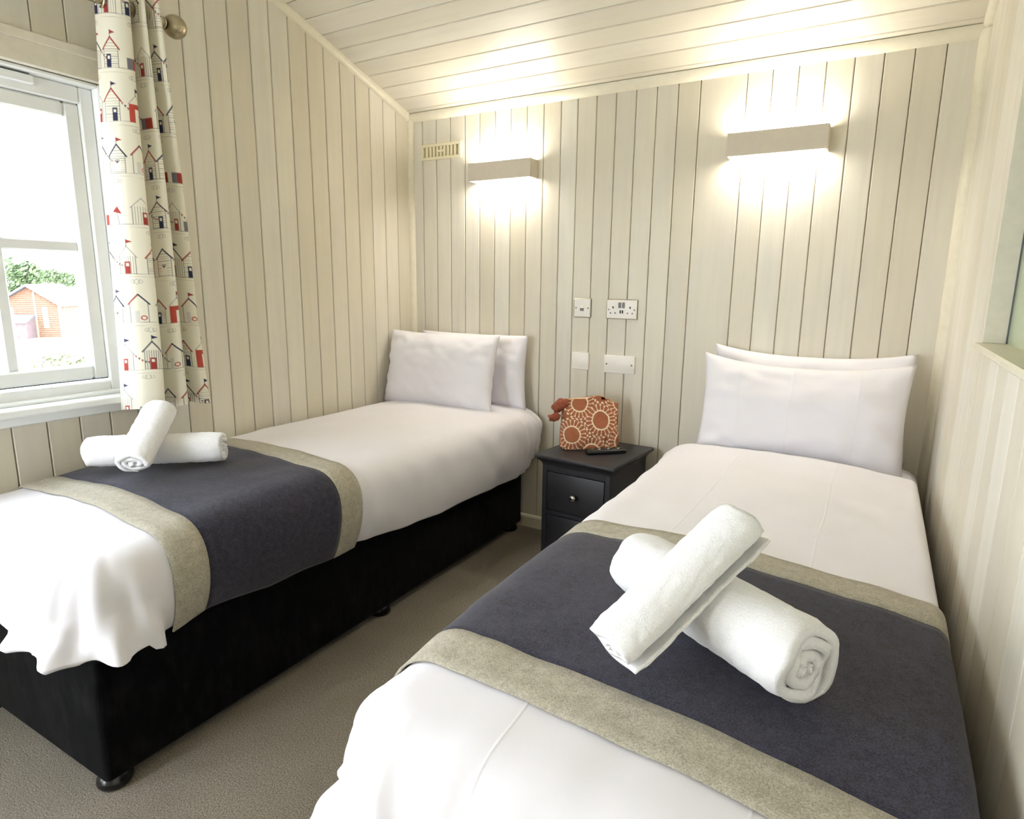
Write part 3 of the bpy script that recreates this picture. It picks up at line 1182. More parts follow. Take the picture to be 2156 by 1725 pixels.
def bag_body():
    nu, nv = 360, 150
    w, d, h = 0.262, 0.085, 0.226
    verts, cu, cv = [], [], []
    per = 2 * (w + d)
    for j in range(nv):
        v = j / (nv - 1)
        # full at the base, drawn together at the top seam
        if v < 0.12:
            k = math.sin(v / 0.12 * PI / 2) ** 0.5
            prof = 0.90 + 0.10 * k
            z = h * 0.035 * (1 - math.cos(v / 0.12 * PI / 2))
        dd = d * (1.0 - 0.86 * smooth01((v - 0.18) / 0.80) ** 1.1)
        ww = w * (1.0 - 0.03 * v)
        if v < 0.08:
            e = v / 0.08
            s_ = math.sqrt(1 - (1 - e) ** 2)
            dd *= 0.80 + 0.20 * s_
            ww *= 0.93 + 0.07 * s_
        z = h * v
        for i in range(nu):
            # even steps round a rounded rectangle
            rc = min(0.03, dd / 2 * 0.95)
            la, lb = ww - 2 * rc, dd - 2 * rc
            arc = PI * rc / 2
            tot = 2 * (la + lb) + 4 * arc
            q = tot * i / nu
            x = y = 0.0
            cx0, cy0, a0 = ww / 2 - rc, -dd / 2 + rc, -PI / 2
            if q < la: x, y = -la / 2 + q, -dd / 2
            elif q < la + arc: t_ = a0 + (q - la) / rc; x, y = cx0 + rc * math.cos(t_), cy0 + rc * math.sin(t_)
            elif q < la + arc + lb: x, y = ww / 2, cy0 + q - la - arc
            elif q < la + 2 * arc + lb: t_ = (q - la - arc - lb) / rc; x, y = cx0 + rc * math.cos(t_), -cy0 + rc * math.sin(t_)
            elif q < 2 * la + 2 * arc + lb: x, y = la / 2 - (q - la - 2 * arc - lb), dd / 2
            elif q < 2 * la + 3 * arc + lb: t_ = PI / 2 + (q - 2 * la - 2 * arc - lb) / rc; x, y = -cx0 + rc * math.cos(t_), -cy0 + rc * math.sin(t_)
            elif q < 2 * la + 3 * arc + 2 * lb: x, y = -ww / 2, -cy0 - (q - 2 * la - 3 * arc - lb)
            else: t_ = PI + (q - 2 * la - 3 * arc - 2 * lb) / rc; x, y = -cx0 + rc * math.cos(t_), cy0 + rc * math.sin(t_)
            s2 = y
            zz = z + (0.010 * noise.noise(Vector((x * 14, 0, 3))) - 0.018 * (x / w + 0.1) ** 2 * 4 + 0.006 * math.sin(x * 34)) * smooth01((v - 0.5) / 0.5)
            cr = 0.007 * noise.noise(Vector((x * 18, y * 12, zz * 16))) + 0.003 * noise.noise(Vector((x * 55, y * 30, zz * 60)))
            f = smooth01(v / 0.1) * (1.0 - 0.4 * v)
            verts.append((x + 0.3 * cr * f, y + cr * f * math.copysign(1, s2), zz))
            # cloth coordinates: across the front, wrapped round the ends
            if s2 <= 0:
                u_c = x + (y + dd / 2) * (1 if x > 0 else -1) * 0.5
            else:
                u_c = x + 0.5
            cu.append(u_c); cv.append(z - h / 2)
    faces = []
    for j in range(nv - 1):
        for i in range(nu):
            faces.append((j * nu + i, j * nu + (i + 1) % nu, (j + 1) * nu + (i + 1) % nu, (j + 1) * nu + i))
    faces.append(tuple(range(nu))[::-1])
    faces.append(tuple((nv - 1) * nu + i for i in range(nu)))
    o = mesh_obj('pouch', verts, faces, M_bag, bag, smooth=True)
    col = np.ones((len(verts), 4))
    col[:, :3] = sunflower_color(np.array(cu), np.array(cv))
    at = o.data.color_attributes.new('print', 'FLOAT_COLOR', 'POINT')
    at.data.foreach_set('color', col.astype(np.float32).ravel())


bag_body()
bm = bmesh.new()
# gathered end of the zip strap folded over at the top corner
add_tube(bm, [(-0.105, 0.0, 0.205), (-0.135, -0.008, 0.200), (-0.158, -0.010, 0.178), (-0.165, -0.012, 0.150), (-0.157, -0.014, 0.128)],
         [0.018, 0.025, 0.024, 0.029, 0.016], 14)
bmesh.ops.subdivide_edges(bm, edges=bm.edges[:], cuts=2, use_grid_fill=True)
for v_ in bm.verts:
    d_ = noise.noise(v_.co * 60) * 0.010 + noise.noise(v_.co * 130) * 0.004
    v_.co += Vector((d_, d_ * 0.8, d_ * 0.6))
bm_obj('strap', bm, M_bag_dark, bag, smooth=True)['label'] = 'gathered rust strap end'
bm = bmesh.new()
pts = []
for i in range(24):
    x = -0.115 + 0.23 * i / 23
    pts.append((x, 0.0, 0.2235 - 0.018 * (x / 0.262 + 0.1) ** 2 * 4 + 0.006 * math.sin(x * 34) + 0.010 * noise.noise(Vector((x * 14, 0, 3)))))
add_tube(bm, pts, 0.0045, 8)
bm_obj('zip', bm, plain('zip_tape', lin(200, 160, 110), 0.6), bag, smooth=True)

rem = empty('remote_control', (1.226, -0.243, ZT), 0.735)
tag(rem, 'black remote control lying in front of the print bag', 'remote control')
bm = bmesh.new()
add_box(bm, (-0.088, -0.021, 0.0), (0.088, 0.021, 0.019), 0.007, 3)
rb = bm_obj('case', bm, M_remote, rem, auto=0.8)
for i, (x, y) in enumerate([(-0.03, -0.004), (-0.024, 0.008), (0.012, 0.0), (0.018, 0.008), (0.055, -0.003), (0.068, 0.006), (-0.06, 0.0), (0.036, -0.008)]):
    bm = bmesh.new()
    add_lathe(bm, [(0.0048, 0), (0.0048, 0.0015), (0.0038, 0.0022)], (x, y, 0.0188), (0, 0, 1), 12)
    bm_obj('button', bm, M_button if i in (0, 2, 4) else M_slot_grey, rem)


# ------------------------------------------------------------------ wall lights
def wall_light(x0, x1, z0, z1, dep, label):
    g = empty('wall_light', ((x0 + x1) / 2, 0, (z0 + z1) / 2))
    tag(g, label, 'wall light', 'pair of box wall lights')
    w, h = (x1 - x0) / 2, (z1 - z0) / 2
    th = 0.006
    bm = bmesh.new()
    add_box(bm, (-w, -dep, -h), (w, -dep + th, h), 0.0012)
    add_box(bm, (-w, -dep + th, -h), (-w + th, 0.0, h), 0.0008)
    add_box(bm, (w - th, -dep + th, -h), (w, 0.0, h), 0.0008)
    add_box(bm, (-w + th, -0.010, -h * 0.55), (w - th, 0.0, h * 0.55))
    bm_obj('housing', bm, M_lamp, g)
    bm = bmesh.new()
    add_tube(bm, [(-w + 0.02, -dep * 0.5, 0), (w - 0.02, -dep * 0.5, 0)], 0.009, 14)
    bm_obj('lamp_tube', bm, M_tube, g, smooth=True)
    for sg in (1, -1):
        ld = bpy.data.lights.new('lamp_glow', 'AREA')
        ld.shape = 'RECTANGLE'
        ld.size, ld.size_y = 2 * w - 0.03, dep - 0.028
        ld.energy = LAMP_W / 2
        ld.color = (1.0, 0.945, 0.85)
        lo = bpy.data.objects.new('lamp_glow', ld)
        lo.location = (0, -dep * 0.5 + 0.002, sg * 0.020)
        lo.rotation_euler = (0 if sg < 0 else PI, 0, 0)
        link(lo, g)
    return g


wall_light(0.407, 0.744, 1.700, 1.781, 0.075, 'white box wall light glowing above the bed in the corner')
wall_light(1.600, 1.952, 1.710, 1.794, 0.075, 'white box wall light glowing above the bed beside the nightstand')

# ------------------------------------------------------------------ vent grille
vg = empty('vent_grille', (0.199, 0, 1.868))
tag(vg, 'cream slotted vent grille high on the back wall near the corner', 'vent')
hw, hh = 0.122, 0.038
bm = bmesh.new()
add_box(bm, (-hw, -0.012, hh - 0.014), (hw, 0, hh), 0.002)
add_box(bm, (-hw, -0.012, -hh), (hw, 0, -hh + 0.014), 0.002)
add_box(bm, (-hw, -0.012, -hh + 0.014), (-hw + 0.015, 0, hh - 0.014), 0.002)
add_box(bm, (hw - 0.015, -0.012, -hh + 0.014), (hw, 0, hh - 0.014), 0.002)
bm_obj('frame', bm, M_cream_plastic, vg)
box('backing', (-hw + 0.01, -0.003, -hh + 0.01), (hw - 0.01, -0.0005, hh - 0.01), plain('vent_shadow_plastic', lin(170, 160, 128), 0.6), vg)
pitch = (2 * hw - 0.03) / 10
for i in range(9):
    x = -hw + 0.015 + pitch * (i + 1)
    box('slat', (x - 0.0062, -0.010, -hh + 0.014), (x + 0.0062, -0.003, hh - 0.014), M_cream_plastic, vg, 0.0012)
box('slider', (-0.024, -0.0135, -0.004), (0.024, -0.010, 0.006), M_cream_plastic, vg, 0.001)

# ------------------------------------------------------------------ switch, socket, blank plates
sw = empty('light_switch', (0.991, 0, 1.117))
tag(sw, 'single light switch plate with a metal rim on the back wall', 'switch')
box('rim', (-0.0435, -0.007, -0.0435), (0.0435, 0, 0.0435), M_rim, sw, 0.002)
box('plate', (-0.039, -0.0085, -0.039), (0.039, -0.006, 0.039), M_plastic, sw, 0.0008)
bm = bmesh.new()
add_prism(bm, [(-0.0085, -0.0135), (-0.0115, 0.0), (-0.0085, 0.0135), (-0.008, 0.0135), (-0.008, -0.0135)], -0.009, 0.009, lambda u, v, q: (q, u - 0.0003, v))
rk = bm_obj('rocker', bm, M_plastic, sw)
box('rocker_face', (-0.0085, -0.0128, -0.0125), (0.0085, -0.0100, -0.0005), M_slot_grey, rk)
for x in (-0.030, 0.030):
    bm = bmesh.new(); add_lathe(bm, [(0.0035, 0), (0.0035, 0.001)], (x, -0.0084, 0), (0, -1, 0), 12); bm_obj('screw', bm, M_slot_grey, sw)

so = empty('power_socket', (1.1815, 0, 1.116))
tag(so, 'double power socket with usb ports and a metal rim on the back wall', 'socket')
box('rim', (-0.0735, -0.007, -0.0435), (0.0735, 0, 0.0435), M_rim, so, 0.002)
box('plate', (-0.069, -0.0085, -0.039), (0.069, -0.006, 0.039), M_plastic, so, 0.0008)
for x in (-0.0085, 0.0085):
    box('rocker', (x - 0.006, -0.0115, 0.006), (x + 0.006, -0.008, 0.030), M_slot_grey, so, 0.001)
    box('usb_port', (x * 0.6 - 0.003, -0.0095, -0.018), (x * 0.6 + 0.003, -0.008, -0.004), M_dark, so)
for sx in (-1, 1):
    box('earth_hole', (sx * 0.040 - 0.003, -0.0089, 0.003), (sx * 0.040 + 0.003, -0.008, 0.013), M_dark, so)
    for dx in (-0.011, 0.011):
        box('pin_hole', (sx * 0.040 + dx - 0.0035, -0.0089, -0.020), (sx * 0.040 + dx + 0.0035, -0.008, -0.014), M_slot_grey, so)
    bm = bmesh.new(); add_lathe(bm, [(0.0035, 0), (0.0035, 0.001)], (sx * 0.060, -0.0084, -0.002), (0, -1, 0), 12); bm_obj('screw', bm, M_slot_grey, so)

b1 = empty('blank_plate', (0.9895, 0, 0.873))
tag(b1, 'small square white blank plate beneath the light switch', 'blank plate')
box('cover', (-0.043, -0.010, -0.040), (0.043, 0, 0.040), M_plastic, b1, 0.004, 2)
b2 = empty('blank_plate', (1.1815, 0, 0.869))
tag(b2, 'wide white blank plate with two screws beneath the socket', 'blank plate')
box('cover', (-0.0735, -0.010, -0.041), (0.0735, 0, 0.041), M_plastic, b2, 0.004, 2)
for x in (-0.060, 0.060):
    bm = bmesh.new(); add_lathe(bm, [(0.004, 0), (0.004, 0.001)], (x, -0.0098, 0), (0, -1, 0), 12); bm_obj('screw', bm, M_slot_grey, b2)

# ------------------------------------------------------------------ curtain pole and curtain
PX, PZ = 0.088, 2.030
cp = empty('curtain_pole', (PX, -1.6, PZ))
tag(cp, 'brushed metal curtain pole with a ball end above the window', 'curtain pole')
bm = bmesh.new(); add_tube(bm, [(0, -1.35, 0), (0, 0.255, 0)], 0.0145, 18); bm_obj('pole', bm, M_pole, cp, auto=0.8)
bm = bmesh.new()
prof = [(0.016, 0.0), (0.018, 0.006), (0.012, 0.012)] + [(0.036 * math.sin(a), 0.044 - 0.036 * math.cos(a)) for a in [0.35 + (PI - 0.4) * i / 12 for i in range(13)]]
add_lathe(bm, prof, (0, 0.250, 0), (0, 1, 0), 24)
bm_obj('finial', bm, M_pole, cp, smooth=True)
for y in (0.325, -1.15):
    yb = 0.21 if y > 0 else y
    bm = bmesh.new()
    add_tube(bm, [(-PX, yb, 0), (-0.012, yb, 0)], 0.007, 12)
    add_lathe(bm, [(0.024, 0), (0.024, 0.006), (0.018, 0.009)], (-PX, yb, 0), (1, 0, 0), 20)
    bm_obj('bracket', bm, M_pole, cp)

cur = empty('curtain', (0.09, -1.42, PZ))
tag(cur, 'white eyelet curtain printed with rows of small beach huts', 'curtain')
plan_t = [(0.052, -1.590), (0.098, -1.578), (0.142, -1.545), (0.158, -1.490), (0.118, -1.468), (0.046, -1.470), (0.036, -1.440), (0.090, -1.430),
          (0.140, -1.420), (0.150, -1.396), (0.100, -1.392), (0.040, -1.392), (0.034, -1.368), (0.086, -1.356), (0.136, -1.340), (0.142, -1.318), (0.100, -1.305), (0.046, -1.310)]
plan_b = [(0.050, -1.600), (0.100, -1.592), (0.148, -1.560), (0.165, -1.490), (0.122, -1.462), (0.046, -1.464), (0.036, -1.426), (0.094, -1.414),
          (0.146, -1.400), (0.156, -1.366), (0.104, -1.362), (0.040, -1.366), (0.034, -1.330), (0.090, -1.316), (0.146, -1.292), (0.150, -1.255), (0.104, -1.238), (0.050, -1.246)]


plan_t = [(0.052 + (x - 0.034) * 0.72, -1.545 + (y + 1.59) * 0.61) for x, y in plan_t]
plan_b = [(0.048 + (x - 0.034) * 0.85, -1.595 + (y + 1.60) * 0.775) for x, y in plan_b]


def spline(ctrl, n):
    P = [Vector(p) for p in ctrl]
    P = [P[0] * 2 - P[1]] + P + [P[-1] * 2 - P[-2]]
    dense = []
    for i in range(1, len(P) - 2):
        for k in range(40):
            t = k / 40
            a, b, c_, d = P[i - 1], P[i], P[i + 1], P[i + 2]
            dense.append(0.5 * ((2 * b) + (c_ - a) * t + (2 * a - 5 * b + 4 * c_ - d) * t * t + (3 * b - a - 3 * c_ + d) * t ** 3))
    dense.append(P[-2])
    D = np.array([tuple(p) for p in dense])
    s_ = np.concatenate([[0], np.cumsum(np.hypot(*np.diff(D, axis=0).T))])
    q = np.linspace(0, s_[-1], n)
    return np.stack([np.interp(q, s_, D[:, 0]), np.interp(q, s_, D[:, 1])], 1), s_[-1]


NU, NV = 430, 620
ct, Lt = spline(plan_t, NU)
cb, Lb = spline(plan_b, NU)
Z0, Z1 = 0.800, 2.085
vv = np.linspace(0, 1, NV)
kk = (1 - vv) ** 1.15
base = ct[:, None, :] * (1 - kk)[None, :, None] + cb[:, None, :] * kk[None, :, None]
uu = np.linspace(0, Lt, NU)
sway = 0.006 * np.sin(vv * 5.0)[None, :] * np.sin(uu * 9)[:, None]
X = base[:, :, 0] + sway
Y = base[:, :, 1] + 0.004 * np.sin(vv * 7 + 1)[None, :] * np.cos(uu * 7)[:, None]
hemz = 0.008 * np.sin(uu * 21)[:, None] * (1 - vv)[None, :]
Zc = Z0 + (Z1 - Z0) * vv[None, :] + hemz + 0 * X
verts = np.stack([X - 0.09, Y + 1.42, Zc - PZ], -1).reshape(-1, 3)
fz = grid_faces(NU, NV)
cl = mesh_obj('cloth', verts, [f[::-1] for f in fz], M_curtain, cur, smooth=True)

# --- the printed cotton: rows of beach huts with doors, flags and bunting
U = np.repeat(uu, NV)
V = np.tile(np.linspace(Z0, Z1, NV), NU)
PR = np.zeros((NU * NV, 4), np.float32)
PR[:] = (*lin(236, 232, 216)[:3], 1)
NAVY, RED, GREY, LG = (np.array(lin(*c)[:3]) for c in ((42, 46, 78), (158, 54, 46), (86, 86, 88), (150, 150, 146)))
REDL = np.array(lin(186, 74, 60)[:3])
PAPER = np.array(lin(240, 236, 222)[:3])


class Pen:
    def __init__(s, u0, u1, v0, v1):
        s.i = np.nonzero((U > u0) & (U < u1) & (V > v0) & (V < v1))[0]
        s.u, s.v = U[s.i], V[s.i]

    def put(s, m, c):
        m = np.clip(m, 0, 1)[:, None]
        PR[s.i, :3] = PR[s.i, :3] * (1 - m) + np.asarray(c)[None, :] * m

    def line(s, p, q, w, c):
        p, q = np.array(p), np.array(q)
        d = q - p
        t = np.clip(((s.u - p[0]) * d[0] + (s.v - p[1]) * d[1]) / max(d @ d, 1e-12), 0, 1)
        r = np.hypot(s.u - p[0] - t * d[0], s.v - p[1] - t * d[1])
        s.put((w / 2 - r) / 0.0012 + 0.5, c)

    def rect(s, u0, u1, v0, v1, c):
        r = np.minimum(np.minimum(s.u - u0, u1 - s.u), np.minimum(s.v - v0, v1 - s.v))
        s.put(r / 0.0012 + 0.5, c)

    def tri(s, a, b, c_, col):
        P = [np.array(x) for x in (a, b, c_)]
        ar = (P[1][0] - P[0][0]) * (P[2][1] - P[0][1]) - (P[1][1] - P[0][1]) * (P[2][0] - P[0][0])
        if ar < 0: P[1], P[2] = P[2], P[1]
        r = np.full(len(s.u), 1e9)
        for k in range(3):
            p, q = P[k], P[(k + 1) % 3]
            d = q - p
            r = np.minimum(r, (d[0] * (s.v - p[1]) - d[1] * (s.u - p[0])) / max(np.hypot(*d), 1e-9))
        s.put(r / 0.0012 + 0.5, col)

    def ring(s, cx, cy, r, w, c):
        d = np.abs(np.hypot(s.u - cx, s.v - cy) - r)
        s.put((w / 2 - d) / 0.0012 + 0.5, c)


def hut(uc, vb, kind, R_):
    w = R_.uniform(0.036, 0.046)
    bh = R_.uniform(0.052, 0.062)
    rh = R_.uniform(0.024, 0.032)
    l, r = uc - w / 2, uc + w / 2
    p = Pen(uc - 0.06, uc + 0.07, vb - 0.02, vb + 0.15)
    thin = 0.0016
    te = vb + bh
    if kind == 'redbox':
        p.rect(l, r, vb, te, REDL)
        p.rect(uc - 0.004, uc + 0.009, vb, te - 0.014, PAPER)
        p.line((l - 0.001, te), (uc, te + rh), thin, LG); p.line((uc, te + rh), (r + 0.001, te), thin, LG)
    else:
        p.line((l, vb), (l, te), thin, GREY); p.line((r, vb), (r, te), thin, GREY)
        if kind in ('siding', 'navydoor', 'heart'):
            n = 8
            for k in range(n):
                p.line((l, vb + bh * (k + 0.5) / n), (r, vb + bh * (k + 0.5) / n), 0.0013, LG)
            for k in range(3):
                ww = w * (0.75 - k * 0.25) / 2
                p.line((uc - ww, te + rh * (k + 0.5) / 3.6), (uc + ww, te + rh * (k + 0.5) / 3.6), 0.0013, LG)
        if kind in ('stripes', 'reddoor'):
            for k in range(1, 7):
                p.line((l + w * k / 7, vb), (l + w * k / 7, te), 0.0014, LG if kind == 'reddoor' else GREY)
        rc = {'siding': GREY, 'navydoor': RED, 'heart': NAVY, 'stripes': GREY, 'reddoor': LG, 'plain': RED}[kind]
        rw = 0.0040 if rc is not LG else 0.0020
        p.line((l - 0.004, te - 0.004), (uc, te + rh), rw, rc)
        p.line((uc, te + rh), (r + 0.004, te - 0.004), rw, NAVY if kind == 'plain' else rc)
        if kind in ('navydoor', 'siding', 'reddoor', 'stripes'):
            dc = NAVY if kind in ('navydoor', 'siding') else RED
            dw, dh = 0.014, 0.038
            du = uc + R_.choice([-0.006, 0.0, 0.008])
            p.rect(du - dw / 2, du + dw / 2, vb, vb + dh, dc)
            p.rect(du - 0.0035, du + 0.0035, vb + dh - 0.014, vb + dh - 0.005, PAPER)
        if kind == 'heart':
            p.rect(uc - 0.009, uc + 0.009, vb + 0.004, te - 0.014, PAPER)
            p.ring(uc - 0.003, vb + 0.036, 0.0030, 0.0018, GREY); p.ring(uc + 0.003, vb + 0.036, 0.0030, 0.0018, GREY)
            p.tri((uc - 0.006, vb + 0.035), (uc + 0.006, vb + 0.035), (uc, vb + 0.027), GREY)
        if kind == 'plain':
            p.rect(uc - 0.010, uc + 0.001, vb, vb + 0.036, np.array(lin(214, 212, 204)[:3]))
            p.ring(uc + 0.010, vb + 0.014, 0.0062, 0.0030, REDL)
    top_ = te + rh
    q = R_.random()
    if q < 0.55:
        p.line((uc, top_ - 0.002), (uc, top_ + 0.020), 0.0016, NAVY)
        p.tri((uc, top_ + 0.020), (uc, top_ + 0.008), (uc + 0.016, top_ + 0.013), NAVY if R_.random() < 0.75 else RED)
    if R_.random() < 0.4:
        for k in range(5):
            bu, bv = r + 0.004 + 0.007 * k, te - 0.006 - 0.020 * math.sin(k / 4 * PI / 2)
            p.tri((bu, bv), (bu + 0.006, bv - 0.001), (bu + 0.003, bv - 0.008), NAVY if k % 2 else RED)


R_ = random.Random(5)
kinds = ['navydoor', 'redbox', 'siding', 'heart', 'plain', 'reddoor', 'stripes', 'navydoor', 'heart', 'plain', 'siding', 'reddoor']
row = 0
vb = Z0 + 0.128 - 0.152
while vb < Z1:
    ucur = R_.uniform(-0.01, 0.03)
    i = R_.randrange(12)
    p = Pen(-0.1, Lt + 0.1, vb - 0.02, vb + 0.14)
    p.put((0.0007 - np.abs(p.v - vb + 0.001 * np.sin(p.u * 40))) / 0.0012 + 0.5, LG)
    p.put(0.6 * np.clip((0.0005 - np.abs(p.v - vb + 0.010 + 0.002 * np.sin(p.u * 17 + row))) / 0.0012 + 0.5, 0, 1), LG)
    while ucur < Lt + 0.02:
        if R_.random() < 0.12:
            # umbrella or striped wind-break
            pp = Pen(ucur - 0.05, ucur + 0.05, vb - 0.01, vb + 0.13)
            if R_.random() < 0.5:
                pp.rect(ucur - 0.022, ucur - 0.006, vb, vb + 0.032, np.array(lin(120, 118, 128)[:3]))
                pp.rect(ucur - 0.006, ucur + 0.018, vb, vb + 0.032, RED)
            else:
                pp.line((ucur, vb), (ucur - 0.006, vb + 0.04), 0.0016, GREY)
                pp.tri((ucur - 0.018, vb + 0.038), (ucur + 0.008, vb + 0.030), (ucur - 0.004, vb + 0.054), RED)
        else:
            hut(ucur, vb, kinds[i % 12], R_)
        i += 1
        # small cloud
        if R_.random() < 0.5:
            pc = Pen(ucur - 0.04, ucur + 0.05, vb + 0.10, vb + 0.15)
            for dx, rr in ((-0.008, 0.005), (0.0, 0.007), (0.009, 0.005)):
                pc.ring(ucur + dx, vb + 0.128, rr, 0.0010, LG)
        ucur += R_.uniform(0.050, 0.066)
    vb += 0.152
    row += 1
at = cl.data.color_attributes.new('print', 'FLOAT_COLOR', 'POINT')
at.data.foreach_set('color', PR.ravel())
# eyelet rings where the pole passes through the cloth
for y in (-1.536, -1.469, -1.444, -1.424, -1.399, -1.376):
    bm = bmesh.new()
    rings = []
    for a in range(20):
        A = a * 2 * PI / 20
        rings.append([bm.verts.new(((0.021 + 0.006 * math.cos(b * PI / 3)) * math.cos(A) + PX - 0.09, y + 1.42 + 0.004 * math.sin(b * PI / 3), (0.021 + 0.006 * math.cos(b * PI / 3)) * math.sin(A))) for b in range(6)])
    for a in range(20):
        for b in range(6):
            bm.faces.new((rings[a][b], rings[a][(b + 1) % 6], rings[(a + 1) % 20][(b + 1) % 6], rings[(a + 1) % 20][b]))
    bm_obj('eyelet', bm, M_pole, cur, smooth=True)

# ------------------------------------------------------------------ outside the window
G0 = -1.0
bm = bmesh.new()
# ground falls away down the slope
pts = [(-0.4, G0), (-8, G0 - 0.2), (-25, -2.6), (-70, -3.4), (-200, -4)]
vs, fs = [], []
for x, z in pts:
    vs += [(x, -80, z), (x, 120, z)]
for i in range(len(pts) - 1):
    fs.append((2 * i, 2 * i + 1, 2 * i + 3, 2 * i + 2))
gr = struct(mesh_obj('ground', vs, fs, M_gravel))

KC = 1.7
Yl = Vector((-.921, .389, 0)); Xl = Vector((.389, .921, 0))
cab_o = Vector((2.178, -2.698, 1.2145)) + Yl * 35.4 * KC
zc = (-1.40 - 1.2145) * KC
cab = empty('cabin', (cab_o.x, cab_o.y, 1.2145 + zc), math.atan2(Xl.y, Xl.x) - 0.45)
tag(cab, 'orange timber cabin with a grey gable roof beyond the window', 'cabin')


def cz(z): return (z - 1.2145) * KC - zc
fx = 1 / math.cos(0.45)
L_, R2, PKx = -1.25 * KC * fx, 0.93 * KC * fx, -0.10 * KC * fx
ze, zp = cz(0.14), cz(0.92)
bm = bmesh.new()
add_prism(bm, [(L_, 0), (R2, 0), (R2, ze), (PKx, zp), (L_, ze)], 0.04, 5.0, lambda u, v, q: (u, q, v))
bm_obj('walls', bm, M_timber, cab)
# lapped cladding, too fine at this distance to pick apart singly
bm = bmesh.new()
z = 0.0
while z < zp - 0.1:
    def edge(zz):
        if zz <= ze: return L_, R2
        k_ = (zz - ze) / (zp - ze)
        return L_ + (PKx - L_) * k_, R2 + (PKx - R2) * k_
    a, b = edge(z + 0.13)
    add_prism(bm, [(0.04, z), (-0.06, z), (0.02, z + 0.135), (0.04, z + 0.135)], a, b, lambda u, v, q: (q, u, v))
    if z < ze - 0.15:
        add_prism(bm, [(0.0, z), (0.05, z), (0.01, z + 0.135), (0.0, z + 0.135)], 0.05, 5.0, lambda u, v, q: (R2 + u, q, v))
    z += 0.14
cd = bm_obj('cladding', bm, M_timber, cab)
cd['kind'] = 'stuff'
for sgn, xe in ((-1, L_ - 0.25), (1, R2 + 0.25)):
    bm = bmesh.new()
    dz = (zp - ze) / (abs(PKx - (L_ if sgn < 0 else R2))) * 0.25
    add_prism(bm, [(PKx, zp + 0.02), (xe, ze - dz + 0.02), (xe, ze - dz + 0.18), (PKx, zp + 0.20)], -0.35, 5.3, lambda u, v, q: (u, q, v))
    bm_obj('roof_slope', bm, M_roof, cab)
wf = box('window', (0.36 * KC, -0.06, cz(-0.90)), (0.58 * KC, 0.02, cz(0.05)), M_pale_timber, cab)
box('pane', (0.40 * KC, -0.075, cz(-0.86)), (0.54 * KC, -0.055, cz(0.01)), M_gasket, wf)
box('corner_post', (R2 - 0.06, -0.06, 0), (R2 + 0.10, 0.10, ze), M_pale_timber, cab)
box('corner_post', (0.05 * KC, -0.05, 0), (0.13 * KC, 0.03, cz(0.7)), M_pale_timber, cab)
bm = bmesh.new(); add_tube(bm, [(R2 + 0.3, 0.3, ze - 0.1), (R2 + 0.14, 0.3, ze - 0.4), (R2 + 0.14, 0.3, 0)], 0.04, 10); bm_obj('downpipe', bm, M_grey, cab)
bm = bmesh.new()
add_prism(bm, [(0.0, 0), (-1.3, 0), (-1.3, cz(-0.62)), (0.0, cz(-0.36))], -1.7, 0.05 * KC, lambda u, v, q: (q, u - 0.05, v))
lt = bm_obj('lean_to', bm, M_timber2, cab)
bm = bmesh.new()
add_prism(bm, [(0.0, cz(-0.36)), (-1.45, cz(-0.64)), (-1.45, cz(-0.57)), (0.0, cz(-0.29))], -1.8, 0.07 * KC, lambda u, v, q: (q, u - 0.05, v))
bm_obj('lean_to_roof', bm, M_roof, lt)


def leaf_cloud(bm, c, rad, n, size, R):
    for _ in range(n):
        d = Vector((R.gauss(0, 1), R.gauss(0, 1), R.gauss(0, 1))).normalized()
        p = Vector(c) + Vector((d.x * rad[0], d.y * rad[1], d.z * rad[2])) * R.uniform(0.55, 1.0)
        a = Vector((R.gauss(0, 1), R.gauss(0, 1), R.gauss(0, 1))).normalized()
        b = a.orthogonal().normalized()
        s_ = size * R.uniform(0.6, 1.3)
        c2 = a.cross(b)
        vs_ = [bm.verts.new(p + q) for q in (b * s_, c2 * s_ * 0.5, -b * s_, -c2 * s_ * 0.5)]
        bm.faces.new(vs_)


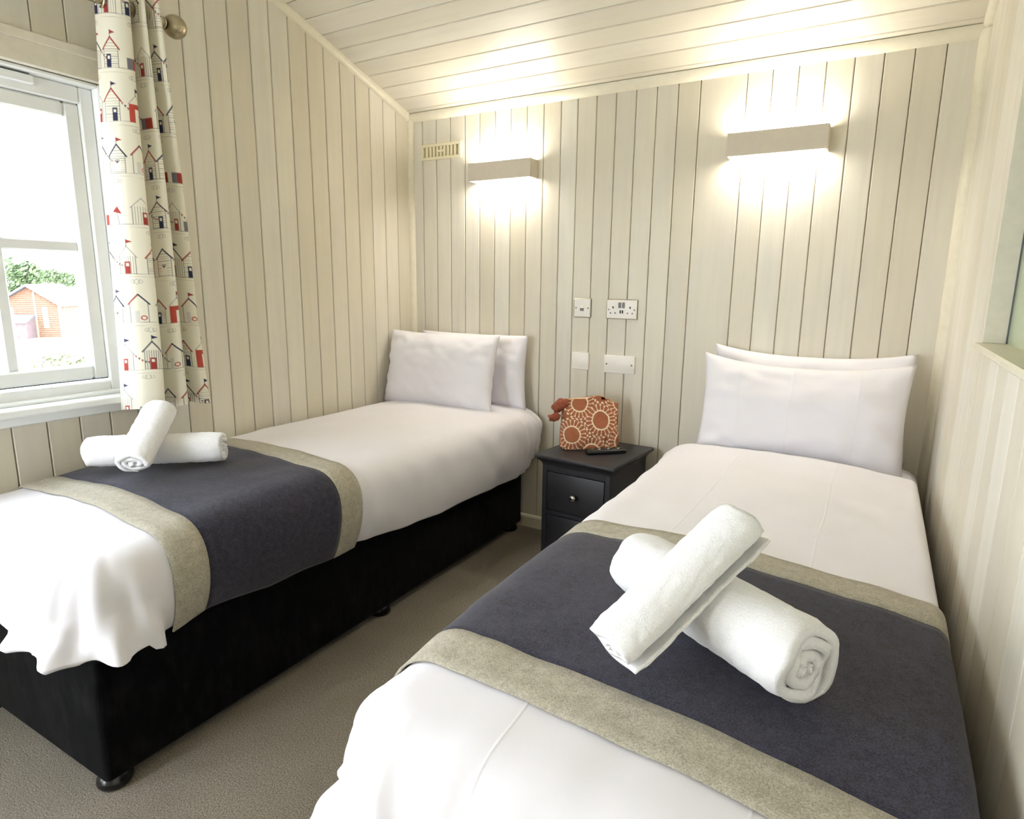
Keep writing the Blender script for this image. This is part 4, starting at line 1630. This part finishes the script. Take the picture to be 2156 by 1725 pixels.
def tree(name, loc, h, blobs, mat, label, cat, n, size, seed, group=None, trunk=True):
    R = random.Random(seed)
    g = empty(name, loc)
    tag(g, label, cat, group)
    bm = bmesh.new()
    for c, rad in blobs:
        leaf_cloud(bm, c, rad, n, size, R)
    o = bm_obj('foliage', bm, mat, g)
    o['kind'] = 'stuff'
    bm = bmesh.new()
    add_tube(bm, [(0, 0, 0), (0.03 * h, 0, h * 0.3), (0, 0.02 * h, h * 0.7)], [0.03 * h, 0.024 * h, 0.01 * h], 8)
    bm_obj('trunk', bm, M_bark, g)
    return g


def at_px(lx, lz, k, scale):
    """a place beyond the cabin, in its own left-right and height terms"""
    o = Vector((2.178, -2.698, 1.2145)) + Yl * k + Xl * lx * scale
    return Vector((o.x, o.y, 1.2145 + (lz - 1.2145) * scale))


tp = at_px(-0.75, 1.0, 75, 75 / 35.4)
tree('tree', (tp.x, tp.y, -3.4), 6.0, [((0, 0, 4.6), (1.5, 1.5, 2.2)), ((0.9, 1.3, 4.9), (1.2, 1.2, 1.4)), ((-0.8, -1.2, 3.6), (1.3, 1.3, 1.8)), ((0.2, 1.4, 3.8), (1.0, 1.0, 1.4))],
     M_leaf, 'dark green tree rising behind the cabin gable', 'tree', 900, 0.22, 3)
tp = at_px(0.75, 1.5, 85, 85 / 35.4)
tree('tree', (tp.x, tp.y, -3.4), 5.5, [((0, 0, 5.0), (1.2, 1.4, 0.8)), ((0.5, 1.5, 4.7), (1.0, 1.3, 0.8)), ((-0.3, -1.4, 4.9), (1.0, 1.2, 0.7))],
     M_leaf, 'pale treetops showing above the cabin roof', 'tree', 500, 0.2, 4)
for i, (lx, lz, lab) in enumerate(((-0.10, -0.05, 'low pale flowering bush nearest the window'), (0.30, 0.12, 'low pale flowering bush in front of the cabin wall'))):
    bp = at_px(lx, lz, 12 + i * 2, 1.0)
    bl = [((0.0, 0.0, 0.75), (0.35, 0.55, 0.35)), ((0.1, 0.4, 0.65), (0.3, 0.4, 0.3)), ((-0.1, -0.4, 0.6), (0.3, 0.4, 0.3))]
    tree('bush', (bp.x, bp.y, -1.15), 0.9, bl, M_leaf2, lab, 'bush', 700, 0.05, 8 + i)
gw = at_px(-0.45, 0.6, 20, 20 / 12 * 1.0)
box('garden_wall', (gw.x - 0.2, gw.y - 1.2, -1.6), (gw.x + 0.2, gw.y + 0.3, 0.55), M_grey)
tag(bpy.data.objects['garden_wall'], 'grey garden wall at the edge of the window view', 'wall')
